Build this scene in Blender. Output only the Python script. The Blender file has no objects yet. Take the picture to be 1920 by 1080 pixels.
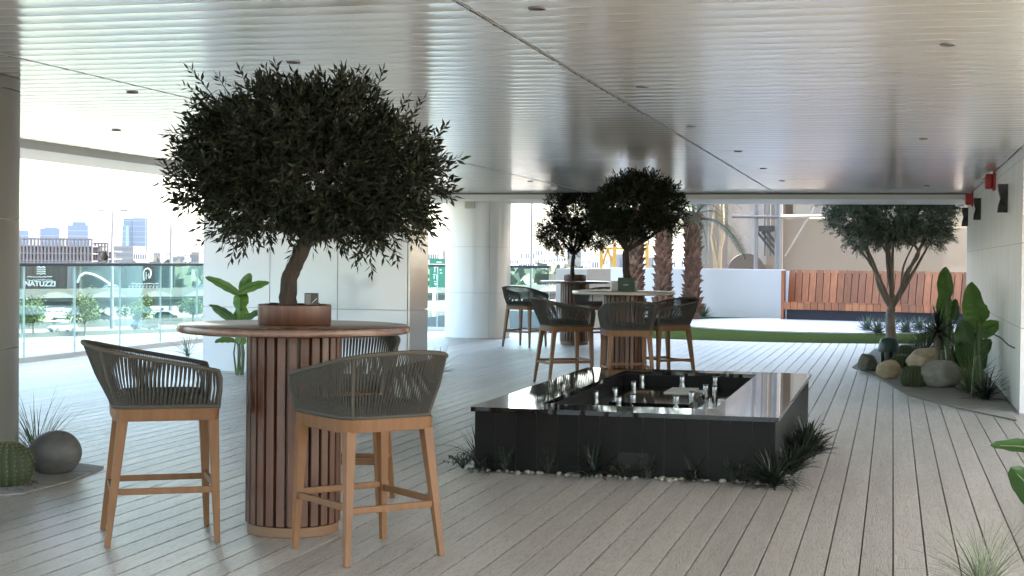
import bpy, math, random
from mathutils import Vector, Matrix, Quaternion
random.seed(7)
R = math.radians
PI = math.pi
sc = bpy.context.scene
C = sc.collection

# ------------------------------------------------------------------ camera
F_PX, CAM_H, YAW, ROLL = 2850.0, 1.39, R(14.06), 0.011
PITCH = math.atan(53 / F_PX)
f0 = Vector((-math.sin(YAW), math.cos(YAW), 0)); r0 = Vector((math.cos(YAW), math.sin(YAW), 0)); u0 = Vector((0, 0, 1))
cf = f0 * math.cos(PITCH) - u0 * math.sin(PITCH)
cu = u0 * math.cos(PITCH) + f0 * math.sin(PITCH)
cr = r0 * math.cos(ROLL) + cu * math.sin(ROLL)
cu = cu * math.cos(ROLL) - r0 * math.sin(ROLL)
CAM = Vector((0, 0, CAM_H))
cam_data = bpy.data.cameras.new("camera")
cam = bpy.data.objects.new("camera", cam_data)
C.objects.link(cam)
m = Matrix((cr, cu, -cf)).transposed().to_4x4()
m.translation = CAM
cam.matrix_world = m
cam_data.sensor_width = 36
cam_data.lens = F_PX / 1920 * 36
cam_data.clip_start = 0.1
cam_data.clip_end = 20000
sc.camera = cam

def ray(px, py): return cf + cr * ((px - 960) / F_PX) - cu * ((py - 540) / F_PX)
def at(px, py, d): return CAM + ray(px, py) * d              # survey helper: a point d metres away along the view axis
def onz(px, py, z=0.0):
    d = ray(px, py); return CAM + d * ((z - CAM_H) / d.z)
def onY(px, py, Y):
    d = ray(px, py); return CAM + d * (Y / d.y)
def onX(px, py, X):
    d = ray(px, py); return CAM + d * (X / d.x)

# ------------------------------------------------------------------ light
SUN_EL, SUN_DIR = R(60), Vector((0.92, 0.28, 0)).normalized()   # where the sun stands, seen from the terrace
world = bpy.data.worlds.new("World"); sc.world = world; world.use_nodes = True
wn = world.node_tree.nodes; wl = world.node_tree.links
sky = wn.new('ShaderNodeTexSky'); sky.sky_type = 'NISHITA'; sky.sun_disc = False
sky.sun_elevation = SUN_EL
sky.sun_rotation = math.atan2(SUN_DIR.x, SUN_DIR.y)
sky.air_density = 1.0; sky.dust_density = 3.0; sky.ozone_density = 1.5
wl.new(sky.outputs[0], wn['Background'].inputs[0])
wn['Background'].inputs[1].default_value = 0.15
sun_d = bpy.data.lights.new("sun", 'SUN'); sun_d.energy = 3.5; sun_d.angle = R(0.5); sun_d.color = (1.0, 0.95, 0.87)
sun = bpy.data.objects.new("sun", sun_d); C.objects.link(sun)
sv = SUN_DIR * math.cos(SUN_EL) + Vector((0, 0, math.sin(SUN_EL)))
sun.rotation_euler = sv.to_track_quat('Z', 'Y').to_euler()
sun.location = (0, 0, 60)
sc.view_settings.view_transform = 'Standard'; sc.view_settings.look = 'None'
sc.view_settings.gamma = 1; sc.view_settings.use_curve_mapping = False
sc.view_settings.exposure = 3.6
sc.view_settings.use_white_balance = True; sc.view_settings.white_balance_temperature = 7300; sc.view_settings.white_balance_tint = 8
sc.cycles.use_denoising = True
sc.cycles.max_bounces = 10; sc.cycles.diffuse_bounces = 5; sc.cycles.glossy_bounces = 5
sc.cycles.transparent_max_bounces = 16; sc.cycles.transmission_bounces = 6; sc.cycles.volume_bounces = 0
sc.cycles.sample_clamp_indirect = 6; sc.cycles.caustics_reflective = False; sc.cycles.caustics_refractive = False

# ------------------------------------------------------------------ materials
def mat(name, col, rough=0.6, metal=0.0, spec=0.5, var=None, bump=None, island=0.0, coat=0.0, col2=None, trans=0.0):
    """var=(scale xyz, contrast) mottles col towards col2; bump=(scale xyz, strength, distance)"""
    M = bpy.data.materials.new(name); M.use_nodes = True
    n = M.node_tree.nodes; l = M.node_tree.links
    b = n['Principled BSDF']
    b.inputs['Base Color'].default_value = (*col, 1)
    b.inputs['Roughness'].default_value = rough
    b.inputs['Metallic'].default_value = metal
    b.inputs['Specular IOR Level'].default_value = spec
    if coat: b.inputs['Coat Weight'].default_value = coat; b.inputs['Coat Roughness'].default_value = 0.05
    if trans:
        b.inputs['Transmission Weight'].default_value = trans
    tc = None
    cur = None
    if var or bump:
        tc = n.new('ShaderNodeTexCoord')
    def noise(scale, detail=6, rgh=0.6):
        mp = n.new('ShaderNodeMapping'); mp.inputs['Scale'].default_value = scale
        l.new(tc.outputs['Object'], mp.inputs[0])
        t = n.new('ShaderNodeTexNoise'); t.inputs['Scale'].default_value = 1; t.inputs['Detail'].default_value = detail
        t.inputs['Roughness'].default_value = rgh
        l.new(mp.outputs[0], t.inputs[0]); return t
    if var:
        t = noise(var[0])
        r = n.new('ShaderNodeMapRange'); r.inputs[1].default_value = 0.5 - var[1]; r.inputs[2].default_value = 0.5 + var[1]
        l.new(t.outputs[0], r.inputs[0])
        mx = n.new('ShaderNodeMix'); mx.data_type = 'RGBA'
        mx.inputs[6].default_value = (*col, 1); mx.inputs[7].default_value = (*(col2 or [c * .5 for c in col]), 1)
        l.new(r.outputs[0], mx.inputs[0]); cur = mx.outputs[2]
    if island:
        g = n.new('ShaderNodeNewGeometry')
        r = n.new('ShaderNodeMapRange'); r.inputs[3].default_value = 1 - island; r.inputs[4].default_value = 1 + island
        l.new(g.outputs['Random Per Island'], r.inputs[0])
        mm = n.new('ShaderNodeMix'); mm.data_type = 'RGBA'; mm.blend_type = 'MULTIPLY'; mm.inputs[0].default_value = 1
        if cur: l.new(cur, mm.inputs[6])
        else: mm.inputs[6].default_value = (*col, 1)
        l.new(r.outputs[0], mm.inputs[7]); cur = mm.outputs[2]
    if cur: l.new(cur, b.inputs['Base Color'])
    if bump:
        t = noise(bump[0])
        bp = n.new('ShaderNodeBump'); bp.inputs['Strength'].default_value = bump[1]; bp.inputs['Distance'].default_value = bump[2]
        l.new(t.outputs[0], bp.inputs['Height']); l.new(bp.outputs[0], b.inputs['Normal'])
    return M

def glass_mat(name, tint, refl=0.5):
    M = bpy.data.materials.new(name); M.use_nodes = True
    n = M.node_tree.nodes; l = M.node_tree.links; n.remove(n['Principled BSDF'])
    tr = n.new('ShaderNodeBsdfTransparent'); tr.inputs[0].default_value = (*tint, 1)
    gl = n.new('ShaderNodeBsdfGlossy'); gl.inputs[1].default_value = 0.0; gl.inputs[0].default_value = (.9, 1, .97, 1)
    fr = n.new('ShaderNodeFresnel'); fr.inputs[0].default_value = 1.45
    mu = n.new('ShaderNodeMath'); mu.operation = 'MULTIPLY'; mu.inputs[1].default_value = refl
    mx = n.new('ShaderNodeMixShader')
    l.new(fr.outputs[0], mu.inputs[0]); l.new(mu.outputs[0], mx.inputs[0])
    l.new(tr.outputs[0], mx.inputs[1]); l.new(gl.outputs[0], mx.inputs[2])
    l.new(mx.outputs[0], n['Material Output'].inputs[0]); return M

def net_mat(name, col, openness):
    M = mat(name, col, 0.8)
    n = M.node_tree.nodes; l = M.node_tree.links
    tr = n.new('ShaderNodeBsdfTransparent'); mx = n.new('ShaderNodeMixShader'); mx.inputs[0].default_value = openness
    l.new(n['Principled BSDF'].outputs[0], mx.inputs[1]); l.new(tr.outputs[0], mx.inputs[2])
    l.new(mx.outputs[0], n['Material Output'].inputs[0]); return M

def deck_mat():
    M = mat('deck_board', (.46, .42, .37), 0.36, spec=.6, var=((9, .7, 1), .2), col2=(.36, .325, .28), island=.12)
    n = M.node_tree.nodes; l = M.node_tree.links; b = n['Principled BSDF']
    tc = n.new('ShaderNodeTexCoord'); mp = n.new('ShaderNodeMapping'); mp.inputs['Scale'].default_value = (27, 1.9, 1)
    g = n.new('ShaderNodeNewGeometry'); cb = n.new('ShaderNodeCombineXYZ'); mu = n.new('ShaderNodeMath'); mu.operation = 'MULTIPLY'; mu.inputs[1].default_value = 57
    l.new(g.outputs['Random Per Island'], mu.inputs[0]); l.new(mu.outputs[0], cb.inputs[1])
    ad = n.new('ShaderNodeVectorMath'); l.new(tc.outputs['Object'], ad.inputs[0]); l.new(cb.outputs[0], ad.inputs[1]); l.new(ad.outputs[0], mp.inputs[0])
    t = n.new('ShaderNodeTexNoise'); t.inputs['Scale'].default_value = 1; t.inputs['Detail'].default_value = 8; t.inputs['Roughness'].default_value = .62; t.inputs['Distortion'].default_value = .6
    l.new(mp.outputs[0], t.inputs[0])
    # embossed grain: thin lines where the noise crosses several levels
    w = n.new('ShaderNodeMath'); w.operation = 'PINGPONG'; w.inputs[1].default_value = 0.055
    l.new(t.outputs[0], w.inputs[0])
    r = n.new('ShaderNodeMapRange'); r.inputs[1].default_value = .0; r.inputs[2].default_value = .016; r.inputs[3].default_value = .38; r.inputs[4].default_value = 1.0
    l.new(w.outputs[0], r.inputs[0]); old = b.inputs['Base Color'].links[0].from_socket
    mm = n.new('ShaderNodeMix'); mm.data_type = 'RGBA'; mm.blend_type = 'MULTIPLY'; mm.inputs[0].default_value = 1
    l.new(old, mm.inputs[6]); l.new(r.outputs[0], mm.inputs[7]); l.new(mm.outputs[2], b.inputs['Base Color'])
    bp = n.new('ShaderNodeBump'); bp.inputs['Strength'].default_value = .6; bp.inputs['Distance'].default_value = .12
    l.new(w.outputs[0], bp.inputs['Height']); l.new(bp.outputs[0], b.inputs['Normal'])
    return M

def slab_mat(name, col, col2, w, h, axis, rough=.35, mortar=(.35, .35, .34), ms=.004):
    M = bpy.data.materials.new(name); M.use_nodes = True
    n = M.node_tree.nodes; l = M.node_tree.links; b = n['Principled BSDF']
    tc = n.new('ShaderNodeTexCoord'); sp = n.new('ShaderNodeSeparateXYZ'); cb = n.new('ShaderNodeCombineXYZ')
    l.new(tc.outputs['Object'], sp.inputs[0]); l.new(sp.outputs[axis], cb.inputs[0]); l.new(sp.outputs[2], cb.inputs[1])
    br = n.new('ShaderNodeTexBrick'); br.inputs['Scale'].default_value = 1; br.offset = 0.5
    br.inputs['Brick Width'].default_value = w; br.inputs['Row Height'].default_value = h; br.inputs['Mortar Size'].default_value = ms
    br.inputs['Mortar Smooth'].default_value = 0.1
    l.new(cb.outputs[0], br.inputs[0])
    mp = n.new('ShaderNodeMapping'); mp.inputs['Scale'].default_value = (2.2, 2.2, .5); l.new(tc.outputs['Object'], mp.inputs[0])
    t = n.new('ShaderNodeTexNoise'); t.inputs['Scale'].default_value = 1.6; t.inputs['Detail'].default_value = 8; t.inputs['Roughness'].default_value = .65; l.new(mp.outputs[0], t.inputs[0])
    r = n.new('ShaderNodeMapRange'); r.inputs[1].default_value = .35; r.inputs[2].default_value = .7; l.new(t.outputs[0], r.inputs[0])
    mx = n.new('ShaderNodeMix'); mx.data_type = 'RGBA'; mx.inputs[6].default_value = (*col, 1); mx.inputs[7].default_value = (*col2, 1)
    l.new(r.outputs[0], mx.inputs[0]); l.new(mx.outputs[2], br.inputs['Color1']); l.new(mx.outputs[2], br.inputs['Color2'])
    br.inputs['Mortar'].default_value = (*mortar, 1)
    l.new(br.outputs[0], b.inputs['Base Color']); b.inputs['Roughness'].default_value = rough
    return M

M = dict(
    deck=deck_mat(),
    dark=mat('dark_void', (.015, .015, .015), .9),
    slat=mat('brushed_aluminium', (.71, .71, .70), .15, metal=.2, spec=.55, island=.03),
    trim=mat('ceiling_trim', (.5, .5, .48), .4, metal=.3),
    soffit=mat('soffit_paint', (.80, .79, .75), .45, var=((1, 1, 1), .3), col2=(.74, .73, .69)),
    teak=mat('teak', (.225, .105, .045), .5, spec=.35, var=((30, 30, 3), .25), col2=(.15, .068, .028)),
    teak2=mat('pale_teak', (.17, .085, .042), .5, var=((20, 20, 6), .25), col2=(.18, .095, .045)),
    walnut=mat('walnut', (.13, .05, .026), .38, spec=.5, var=((45, 45, 2.5), .22), col2=(.06, .024, .014), island=.05),
    walnut_top=mat('walnut_top', (.17, .08, .05), .24, spec=.5, var=((26, 3, 8), .25), col2=(.09, .042, .027)),
    rope=mat('grey_rope', (.088, .082, .075), .75, spec=.2, var=((60, 60, 220), .2), col2=(.05, .048, .042)),
    rope_dark=mat('grey_rope_band', (.088, .079, .068), .7, spec=.2, bump=((90, 90, 260), .5, .004)),
    cushion=mat('charcoal_cushion', (.045, .045, .042), .9, bump=((150, 150, 150), .4, .003)),
    bark=mat('olive_bark', (.055, .04, .028), .85, var=((30, 30, 8), .25), col2=(.022, .017, .013), bump=((40, 40, 9), .9, .02)),
    bark2=mat('pale_olive_bark', (.22, .175, .135), .85, var=((14, 14, 4), .25), col2=(.09, .07, .055), bump=((20, 20, 6), .9, .03)),
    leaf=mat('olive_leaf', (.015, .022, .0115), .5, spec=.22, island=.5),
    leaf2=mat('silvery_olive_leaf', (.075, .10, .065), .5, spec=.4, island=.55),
    soil=mat('soil', (.03, .024, .018), .95, bump=((60, 60, 60), .8, .02)),
    black=mat('black_granite', (.010, .010, .010), .035, spec=.7),
    blacktile=mat('black_tile', (.003, .003, .0028), .4, spec=.16, var=((3, 3, 3), .25), col2=(.008, .0075, .0065), island=.25),
    grout=mat('grey_grout', (.05, .05, .046), .8),
    water=mat('dark_water', (.004, .005, .005), .01, spec=.6, bump=((5, 5, 5), .12, .02)),
    chrome=mat('chrome', (.28, .28, .27), .35, metal=1),
    blackmetal=mat('black_metal', (.018, .018, .018), .45),
    white_panel=mat('white_glossy_panel', (.72, .74, .76), .06, spec=.5, coat=.6, bump=((1.3, 1.3, 1.3), .22, .05)),
    grey_panel=mat('beige_grey_metal', (.42, .40, .37), .2, metal=.5, bump=((2, 2, 1), .15, .03)),
    column=mat('white_cladding', (.80, .80, .79), .22, spec=.5, coat=.25, bump=((9, 9, .6), .05, .02)),
    pillar=mat('shaded_white_cladding', (.21, .21, .20), .3, spec=.4),  # white cladding with the column's shade put into its colour
    stone=slab_mat('stone_slabs', (.80, .79, .77), (.66, .65, .63), 1.2, .8, 1),
    white=mat('white_render', (.80, .82, .84), .7, var=((1, 1, 1), .3), col2=(.76, .78, .80)),
    beige=mat('beige_render', (.52, .49, .44), .8, var=((2, 2, 2), .3), col2=(.46, .43, .38)),
    red=mat('red_plastic', (.45, .012, .018), .35),
    clear=mat('clear_lens', (.75, .75, .78), .1),
    putty=mat('putty_plastic', (.50, .48, .42), .5),
    green_box=mat('dark_green_metal', (.012, .035, .028), .5),
    bollard=mat('teal_plastic', (.022, .055, .046), .45),
    turf=mat('turf', (.085, .115, .04), .95, spec=0.0, var=((40, 40, 40), .3), col2=(.055, .08, .025), bump=((220, 220, 220), 1, .02)),
    platform=mat('pale_tile', (.66, .65, .68), .5, var=((3, 3, 3), .3), col2=(.60, .59, .63)),
    bench=mat('red_cedar', (.43, .165, .07), .5, var=((14, 14, 2), .25), col2=(.29, .10, .04), island=.32),
    navy=mat('navy_base', (.018, .02, .03), .6),
    agave=mat('agave', (.13, .18, .14), .5, island=.35),
    spike=mat('dark_spike_leaf', (.012, .018, .011), .4, island=.5),
    grassy=mat('grass_blade', (.10, .13, .055), .55, island=.45),
    paleblade=mat('pale_blade', (.22, .25, .16), .55, island=.4),
    herb=mat('herb_leaf', (.02, .027, .015), .6, island=.5),
    paddle=mat('paddle_leaf', (.12, .25, .04), .35, spec=.5, island=.2, var=((8, 8, 8), .3), col2=(.045, .13, .02)),
    paddle_dark=mat('deep_paddle_leaf', (.055, .13, .03), .35, spec=.5, island=.2, var=((8, 8, 8), .3), col2=(.022, .06, .016)),
    stem=mat('green_stem', (.09, .13, .05), .5),
    cactus=mat('cactus_skin', (.05, .065, .028), .6, island=.1),
    spine=mat('cactus_spine', (.32, .29, .18), .6),
    rock_grey=mat('grey_rock', (.36, .345, .315), .75, var=((6, 6, 6), .25), col2=(.20, .19, .175), bump=((9, 9, 9), .5, .05)),
    rock_dark=mat('dark_smooth_rock', (.085, .084, .08), .6, var=((7, 7, 14), .14), col2=(.13, .127, .12), bump=((12, 12, 12), .2, .02)),
    rock_olive=mat('olive_rock', (.22, .205, .165), .8, var=((8, 8, 8), .25), col2=(.09, .085, .07), bump=((14, 14, 14), .4, .03)),
    rock_tan=mat('tan_rock', (.62, .50, .35), .75, var=((5, 5, 9), .2), col2=(.34, .26, .17), bump=((10, 10, 10), .3, .03)),
    slate=mat('slate_bed', (.34, .325, .30), .8, var=((4, 12, 4), .2), col2=(.20, .19, .175), bump=((8, 25, 8), .6, .04)),
    pebble=mat('white_pebble', (.27, .255, .225), .6, island=.35),
    palm_trunk=mat('palm_trunk', (.23, .13, .085), .85, island=.45, var=((9, 9, 9), .3), col2=(.12, .06, .04)),
    palm_leaf=mat('palm_frond', (.07, .09, .045), .5, island=.4),
    frond_dry=mat('dry_frond', (.28, .22, .15), .8, island=.3),
    rail=mat('dark_handrail', (.045, .05, .06), .35, metal=.4),
    shoe=mat('rail_shoe', (.7, .7, .7), .5, metal=.3),
    glass=glass_mat('green_tint_glass', (.82, .95, .945), .4),
    edge=mat('glass_edge', (.62, .75, .74), .2),
    asphalt=mat('sunbleached_asphalt', (.085, .083, .078), .85, var=((.05, .05, .05), .3), col2=(.07, .068, .064)),
    ground=mat('sandy_ground', (.17, .155, .13), .95, var=((.01, .01, .01), .25), col2=(.10, .10, .08)),
    concrete=mat('concrete', (.07, .075, .078), .8, var=((.5, .5, .5), .3), col2=(.055, .06, .062)),
    concrete_pale=mat('pale_concrete', (.12, .124, .13), .8),
    tower=mat('haze_blue_glass_tower', (.025, .055, .115), .35, var=((.08, .08, .02), .2), col2=(.035, .075, .14)),  # blue of the distant haze put into the tower colour
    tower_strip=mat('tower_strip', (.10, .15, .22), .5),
    citywin=mat('far_window', (.06, .075, .10), .4),
    frame=mat('haze_tinted_concrete_frame', (.085, .08, .09), .85),  # bluish haze tint mixed into the concrete colour
    hoarding=mat('charcoal_hoarding', (.010, .0125, .015), .6),
    hoarding_photo=mat('mottled_hoarding', (.015, .024, .024), .5, var=((.12, .12, .3), .12), col2=(.09, .11, .11)),
    signwhite=mat('sign_white', (.5, .51, .51), .6),
    signgreen=mat('road_sign_green', (.0, .10, .065), .5),
    farleaf=mat('far_tree_leaf', (.025, .037, .02), .8, island=.5),
    cityleaf=mat('city_tree_leaf', (.045, .07, .015), .7, island=.5),
    citybark=mat('city_tree_bark', (.10, .08, .06), .9),
    plastic=mat('white_sheeting', (.46, .46, .47), .5, var=((.6, .6, .3), .15), col2=(.28, .29, .31), bump=((1.2, 1.2, .4), .8, .3)),
    scaffold=mat('scaffold_tube', (.13, .13, .14), .5, metal=.3),
    scaffold_pale=mat('pale_tube', (.30, .29, .27), .5),
    net=net_mat('beige_netting', (.23, .195, .165), .22),
    yellow=mat('yellow_steel', (.40, .24, .05), .5),
    carpaint=mat('silver_paint', (.32, .34, .37), .3, metal=.5),
    carpaint2=mat('dark_paint', (.05, .055, .06), .25, metal=.2),
    carpaint3=mat('white_paint', (.7, .7, .7), .3),
    carglass=mat('car_glass', (.02, .025, .03), .08),
    tyre=mat('tyre', (.02, .02, .02), .8),
    bird=mat('brown_feathers', (.10, .075, .055), .8),
    beak=mat('beak', (.35, .25, .06), .5),
    shade_block_face=mat('shade_block_face', (.40, .40, .39), .6),
    marble=mat('pale_table_top', (.42, .38, .33), .25, spec=.5, var=((5, 5, 5), .2), col2=(.30, .26, .22)),
    site_wall=mat('site_wall', (.20, .175, .15), .85, var=((.4, .4, .4), .3), col2=(.16, .14, .12)),
    site_pillar=mat('site_pillar', (.26, .245, .22), .85),
    brownarch=mat('brown_sheet', (.11, .09, .075), .7),
)

# ------------------------------------------------------------------ mesh helpers
class MB:
    def __init__(s): s.v = []; s.f = []
    def add(s, vs, fs):
        o = len(s.v); s.v.extend(vs); s.f.extend([tuple(i + o for i in f) for f in fs]); return s
    def box(s, c, d, rz=0.0, rot=None):
        hx, hy, hz = d[0] / 2, d[1] / 2, d[2] / 2
        q = rot or Matrix.Rotation(rz, 3, 'Z')
        c = Vector(c)
        vs = [c + q @ Vector((x * hx, y * hy, z * hz)) for z in (-1, 1) for y in (-1, 1) for x in (-1, 1)]
        return s.add(vs, [(0, 2, 3, 1), (4, 5, 7, 6), (0, 1, 5, 4), (2, 6, 7, 3), (0, 4, 6, 2), (1, 3, 7, 5)])
    def b2(s, x0, x1, y0, y1, z0, z1): return s.box(((x0 + x1) / 2, (y0 + y1) / 2, (z0 + z1) / 2), (x1 - x0, y1 - y0, z1 - z0))
    def bar(s, a, b, w0, w1=None, h0=None, h1=None, up=Vector((0, 0, 1))):
        a = Vector(a); b = Vector(b); w1 = w0 if w1 is None else w1; h0 = h0 or w0; h1 = h1 or (h0 if w1 == w0 else w1)
        t = (b - a).normalized()
        if abs(t.dot(up)) > .95: up = Vector((0, 1, 0))
        x = t.cross(up).normalized(); y = x.cross(t)
        vs = []
        for p, w, h in ((a, w0, h0), (b, w1, h1)):
            vs += [p + x * (sx * w / 2) + y * (sy * h / 2) for sx, sy in ((-1, -1), (1, -1), (1, 1), (-1, 1))]
        return s.add(vs, [(0, 1, 2, 3), (7, 6, 5, 4), (0, 4, 5, 1), (1, 5, 6, 2), (2, 6, 7, 3), (3, 7, 4, 0)])
    def tube(s, pts, rads, n=6, caps=True, closed=False):
        pts = [Vector(p) for p in pts]
        if isinstance(rads, (int, float)): rads = [rads] * len(pts)
        N = len(pts); vs = []; px = None
        for i, p in enumerate(pts):
            a = pts[(i - 1) % N] if (i > 0 or closed) else p; b = pts[(i + 1) % N] if (i < N - 1 or closed) else p
            t = (b - a)
            t = t.normalized() if t.length > 1e-9 else Vector((0, 0, 1))
            if px is None:
                up = Vector((0, 0, 1)) if abs(t.z) < .9 else Vector((1, 0, 0))
                px = t.cross(up).normalized()
            else:
                px = (px - t * px.dot(t))
                px = px.normalized() if px.length > 1e-6 else t.orthogonal().normalized()
            py = t.cross(px)
            for k in range(n):
                A = 2 * PI * k / n
                vs.append(p + (px * math.cos(A) + py * math.sin(A)) * rads[i])
        fs = []
        for i in range(N if closed else N - 1):
            for k in range(n):
                j = (i + 1) % N
                fs.append((i * n + k, i * n + (k + 1) % n, j * n + (k + 1) % n, j * n + k))
        if caps and not closed:
            fs.append(tuple(range(n - 1, -1, -1))); fs.append(tuple((N - 1) * n + k for k in range(n)))
        return s.add(vs, fs)
    def lathe(s, prof, n=32, c=(0, 0, 0)):
        c = Vector(c); vs = []
        for r, z in prof:
            for k in range(n):
                A = 2 * PI * k / n; vs.append(c + Vector((r * math.cos(A), r * math.sin(A), z)))
        fs = []
        for i in range(len(prof) - 1):
            for k in range(n):
                fs.append((i * n + k, i * n + (k + 1) % n, (i + 1) * n + (k + 1) % n, (i + 1) * n + k))
        if prof[0][0] > 1e-6: fs.append(tuple(range(n - 1, -1, -1)))
        if prof[-1][0] > 1e-6: fs.append(tuple((len(prof) - 1) * n + k for k in range(n)))
        return s.add(vs, fs)
    def poly(s, pts, z0, z1):
        n = len(pts)
        vs = [Vector((p[0], p[1], z0)) for p in pts] + [Vector((p[0], p[1], z1)) for p in pts]
        return s.add(vs, [tuple(range(n - 1, -1, -1)), tuple(range(n, 2 * n))] + [(i, (i + 1) % n, n + (i + 1) % n, n + i) for i in range(n)])
    def build(s, name, mt, parent=None, smooth=False, bevel=0, loc=None):
        me = bpy.data.meshes.new(name)
        vs = s.v
        if loc is not None: L = Vector(loc); vs = [Vector(v) - L for v in vs]
        me.from_pydata([tuple(v) for v in vs], [], s.f); me.materials.append(mt)
        if smooth: me.polygons.foreach_set('use_smooth', [True] * len(me.polygons))
        me.update()
        o = bpy.data.objects.new(name, me); C.objects.link(o)
        if parent is not None: o.parent = parent
        if loc is not None: o.location = loc
        if bevel:
            b = o.modifiers.new('bevel', 'BEVEL'); b.width = bevel; b.segments = 2; b.limit_method = 'ANGLE'; b.harden_normals = False
        if smooth and bevel == 0 and smooth != 'all':
            me.set_sharp_from_angle(angle=R(40))
        return o

def tag(o, label=None, cat=None, group=None, kind=None):
    if label: o['label'] = label
    if cat: o['category'] = cat
    if group: o['group'] = group
    if kind: o['kind'] = kind
    return o
def thing(name, label, cat, loc=(0, 0, 0), rz=0.0, group=None):
    o = bpy.data.objects.new(name, None); o.empty_display_size = .1; C.objects.link(o)
    o.location = loc; o.rotation_euler = (0, 0, rz)
    return tag(o, label, cat, group)
def struct(o): o['kind'] = 'structure'; return o
def kids(o): return [c for c in C.objects if c.parent == o]
def dup(o, loc=None, rz=None, label=None, group=None, scale=None, parent=None):
    c = o.copy(); C.objects.link(c)
    if parent is not None: c.parent = parent
    for k in kids(o): dup(k, parent=c)
    if loc is not None: c.location = loc
    if rz is not None: c.rotation_euler = (0, 0, rz)
    if label: c['label'] = label
    if group: c['group'] = group
    if scale: c.scale = (scale,) * 3
    return c
def rr(a, b): return random.uniform(a, b)
def rdir():
    z = rr(-1, 1); a = rr(0, 2 * PI); r = math.sqrt(1 - z * z); return Vector((r * math.cos(a), r * math.sin(a), z))
def bez(a, b, c, d, t): return a * (1 - t) ** 3 + b * 3 * t * (1 - t) ** 2 + c * 3 * t * t * (1 - t) + d * t ** 3
def crom(P, t):
    n = len(P) - 1; x = t * n; i = min(int(x), n - 1); f = x - i
    p0 = P[max(i - 1, 0)]; p1 = P[i]; p2 = P[i + 1]; p3 = P[min(i + 2, n)]
    return .5 * ((2 * p1) + (p2 - p0) * f + (2 * p0 - 5 * p1 + 4 * p2 - p3) * f * f + (3 * p1 - p0 - 3 * p2 + p3) * f ** 3)

# ================================================================== SETTING: deck, ceiling, ground
CEIL = 2.5
d = MB(); X = 0.021 - 0.149 * 74
while X < 9:
    y0, y1 = -9.0, 28.25
    x0, x1 = X + .0033, X + .149 - .0033
    bw = .002
    d.add([Vector(p) for p in ((x0, y0, -.03), (x1, y0, -.03), (x1, y1, -.03), (x0, y1, -.03), (x0, y0, -bw), (x1, y0, -bw), (x1, y1, -bw), (x0, y1, -bw),
                               (x0 + bw, y0, 0), (x1 - bw, y0, 0), (x1 - bw, y1, 0), (x0 + bw, y1, 0))],
          [(0, 1, 5, 4), (1, 2, 6, 5), (2, 3, 7, 6), (3, 0, 4, 7), (4, 5, 9, 8), (5, 6, 10, 9), (6, 7, 11, 10), (7, 4, 8, 11), (8, 9, 10, 11)])
    X += .149
struct(d.build('deck', M['deck']))
struct(MB().b2(-11.02, 9, -9, 41, -1.2, -.035).build('podium_slab', M['dark']))
# ceiling of long aluminium slats running across, slightly dished
c = MB(); PITCHC = .21; Y = -1.0
while Y < 24.55:
    w = PITCHC - .011; n = 6
    for (xa, xb) in ((-8.12, -4.835), (-4.805, -1.855), (-1.825, 1.15), (1.18, 3.6)):
        if xa > 1.1 and Y > 14.8: continue
        top = []
        for k in range(n + 1):
            t = k / n; y = Y + w * t; z = CEIL + .0022 * (1 - (2 * t - 1) ** 2) * 1.0
            if k in (0, n): z = CEIL + .0
            top.append((y, z))
        prof = [(Y, CEIL + .02)] + top + [(Y + w, CEIL + .02)]
        vs = [Vector((xa, y, z)) for y, z in prof] + [Vector((xb, y, z)) for y, z in prof]
        N = len(prof)
        c.add(vs, [(i, i + 1, N + i + 1, N + i) for i in range(N - 1)])
    Y += PITCHC
co = struct(c.build('ceiling', M['slat'], smooth=True)); 
t = MB()
for x in (-4.82, -1.84, 1.165): t.b2(x - .006, x + .006, -1, 24.5, CEIL + .002, CEIL + .018)
struct(t.build('ceiling_joint', M['trim']))
struct(MB().b2(-8.12, 3.6, -1, 24.58, CEIL + .022, CEIL + .05).build('ceiling_void', M['dark']))
# edge beams round the ceiling
e = MB()
e.b2(-8.36, -8.14, -1, 24.9, CEIL + .10, CEIL + .3)
struct(e.build('ceiling_recess', M['dark']))
e = MB()
e.b2(-9.3, -8.36, -1.2, 26.8, 2.44, 2.75); e.b2(-8.36, 3.8, -1.2, -1.01, 2.44, 2.75); e.b2(3.61, 3.8, -1.0, 14.9, 2.44, 2.75); e.b2(-8.35, 3.6, -1.0, 24.6, 2.56, 2.74)
e.b2(-8.36, 1.17, 24.62, 26.8, 2.405, 2.75)
struct(e.build('edge_soffit', M['soffit'], bevel=.004))
struct(MB().b2(-8.3, 1.1, 24.585, 24.618, 2.478, 2.6).build('ceiling_edge_trim', M['scaffold']))

# unseen block and wing, added above the roof line to shade the courtyard
t = thing('shade_block', 'tall white office block standing on top of the covered terrace roof', 'building', (0, 8, 2.8))
MB().b2(-6.5, 3.7, -1.1, 24.5, 2.76, 40).build('wall', M['shade_block_face'], t).location = (0, -8, -2.8)
MB().b2(1.4, 30, 15.4, 60, 2.76, 34).build('shade_wing', M['shade_block_face'], t).location = (0, -8, -2.8)
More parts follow.
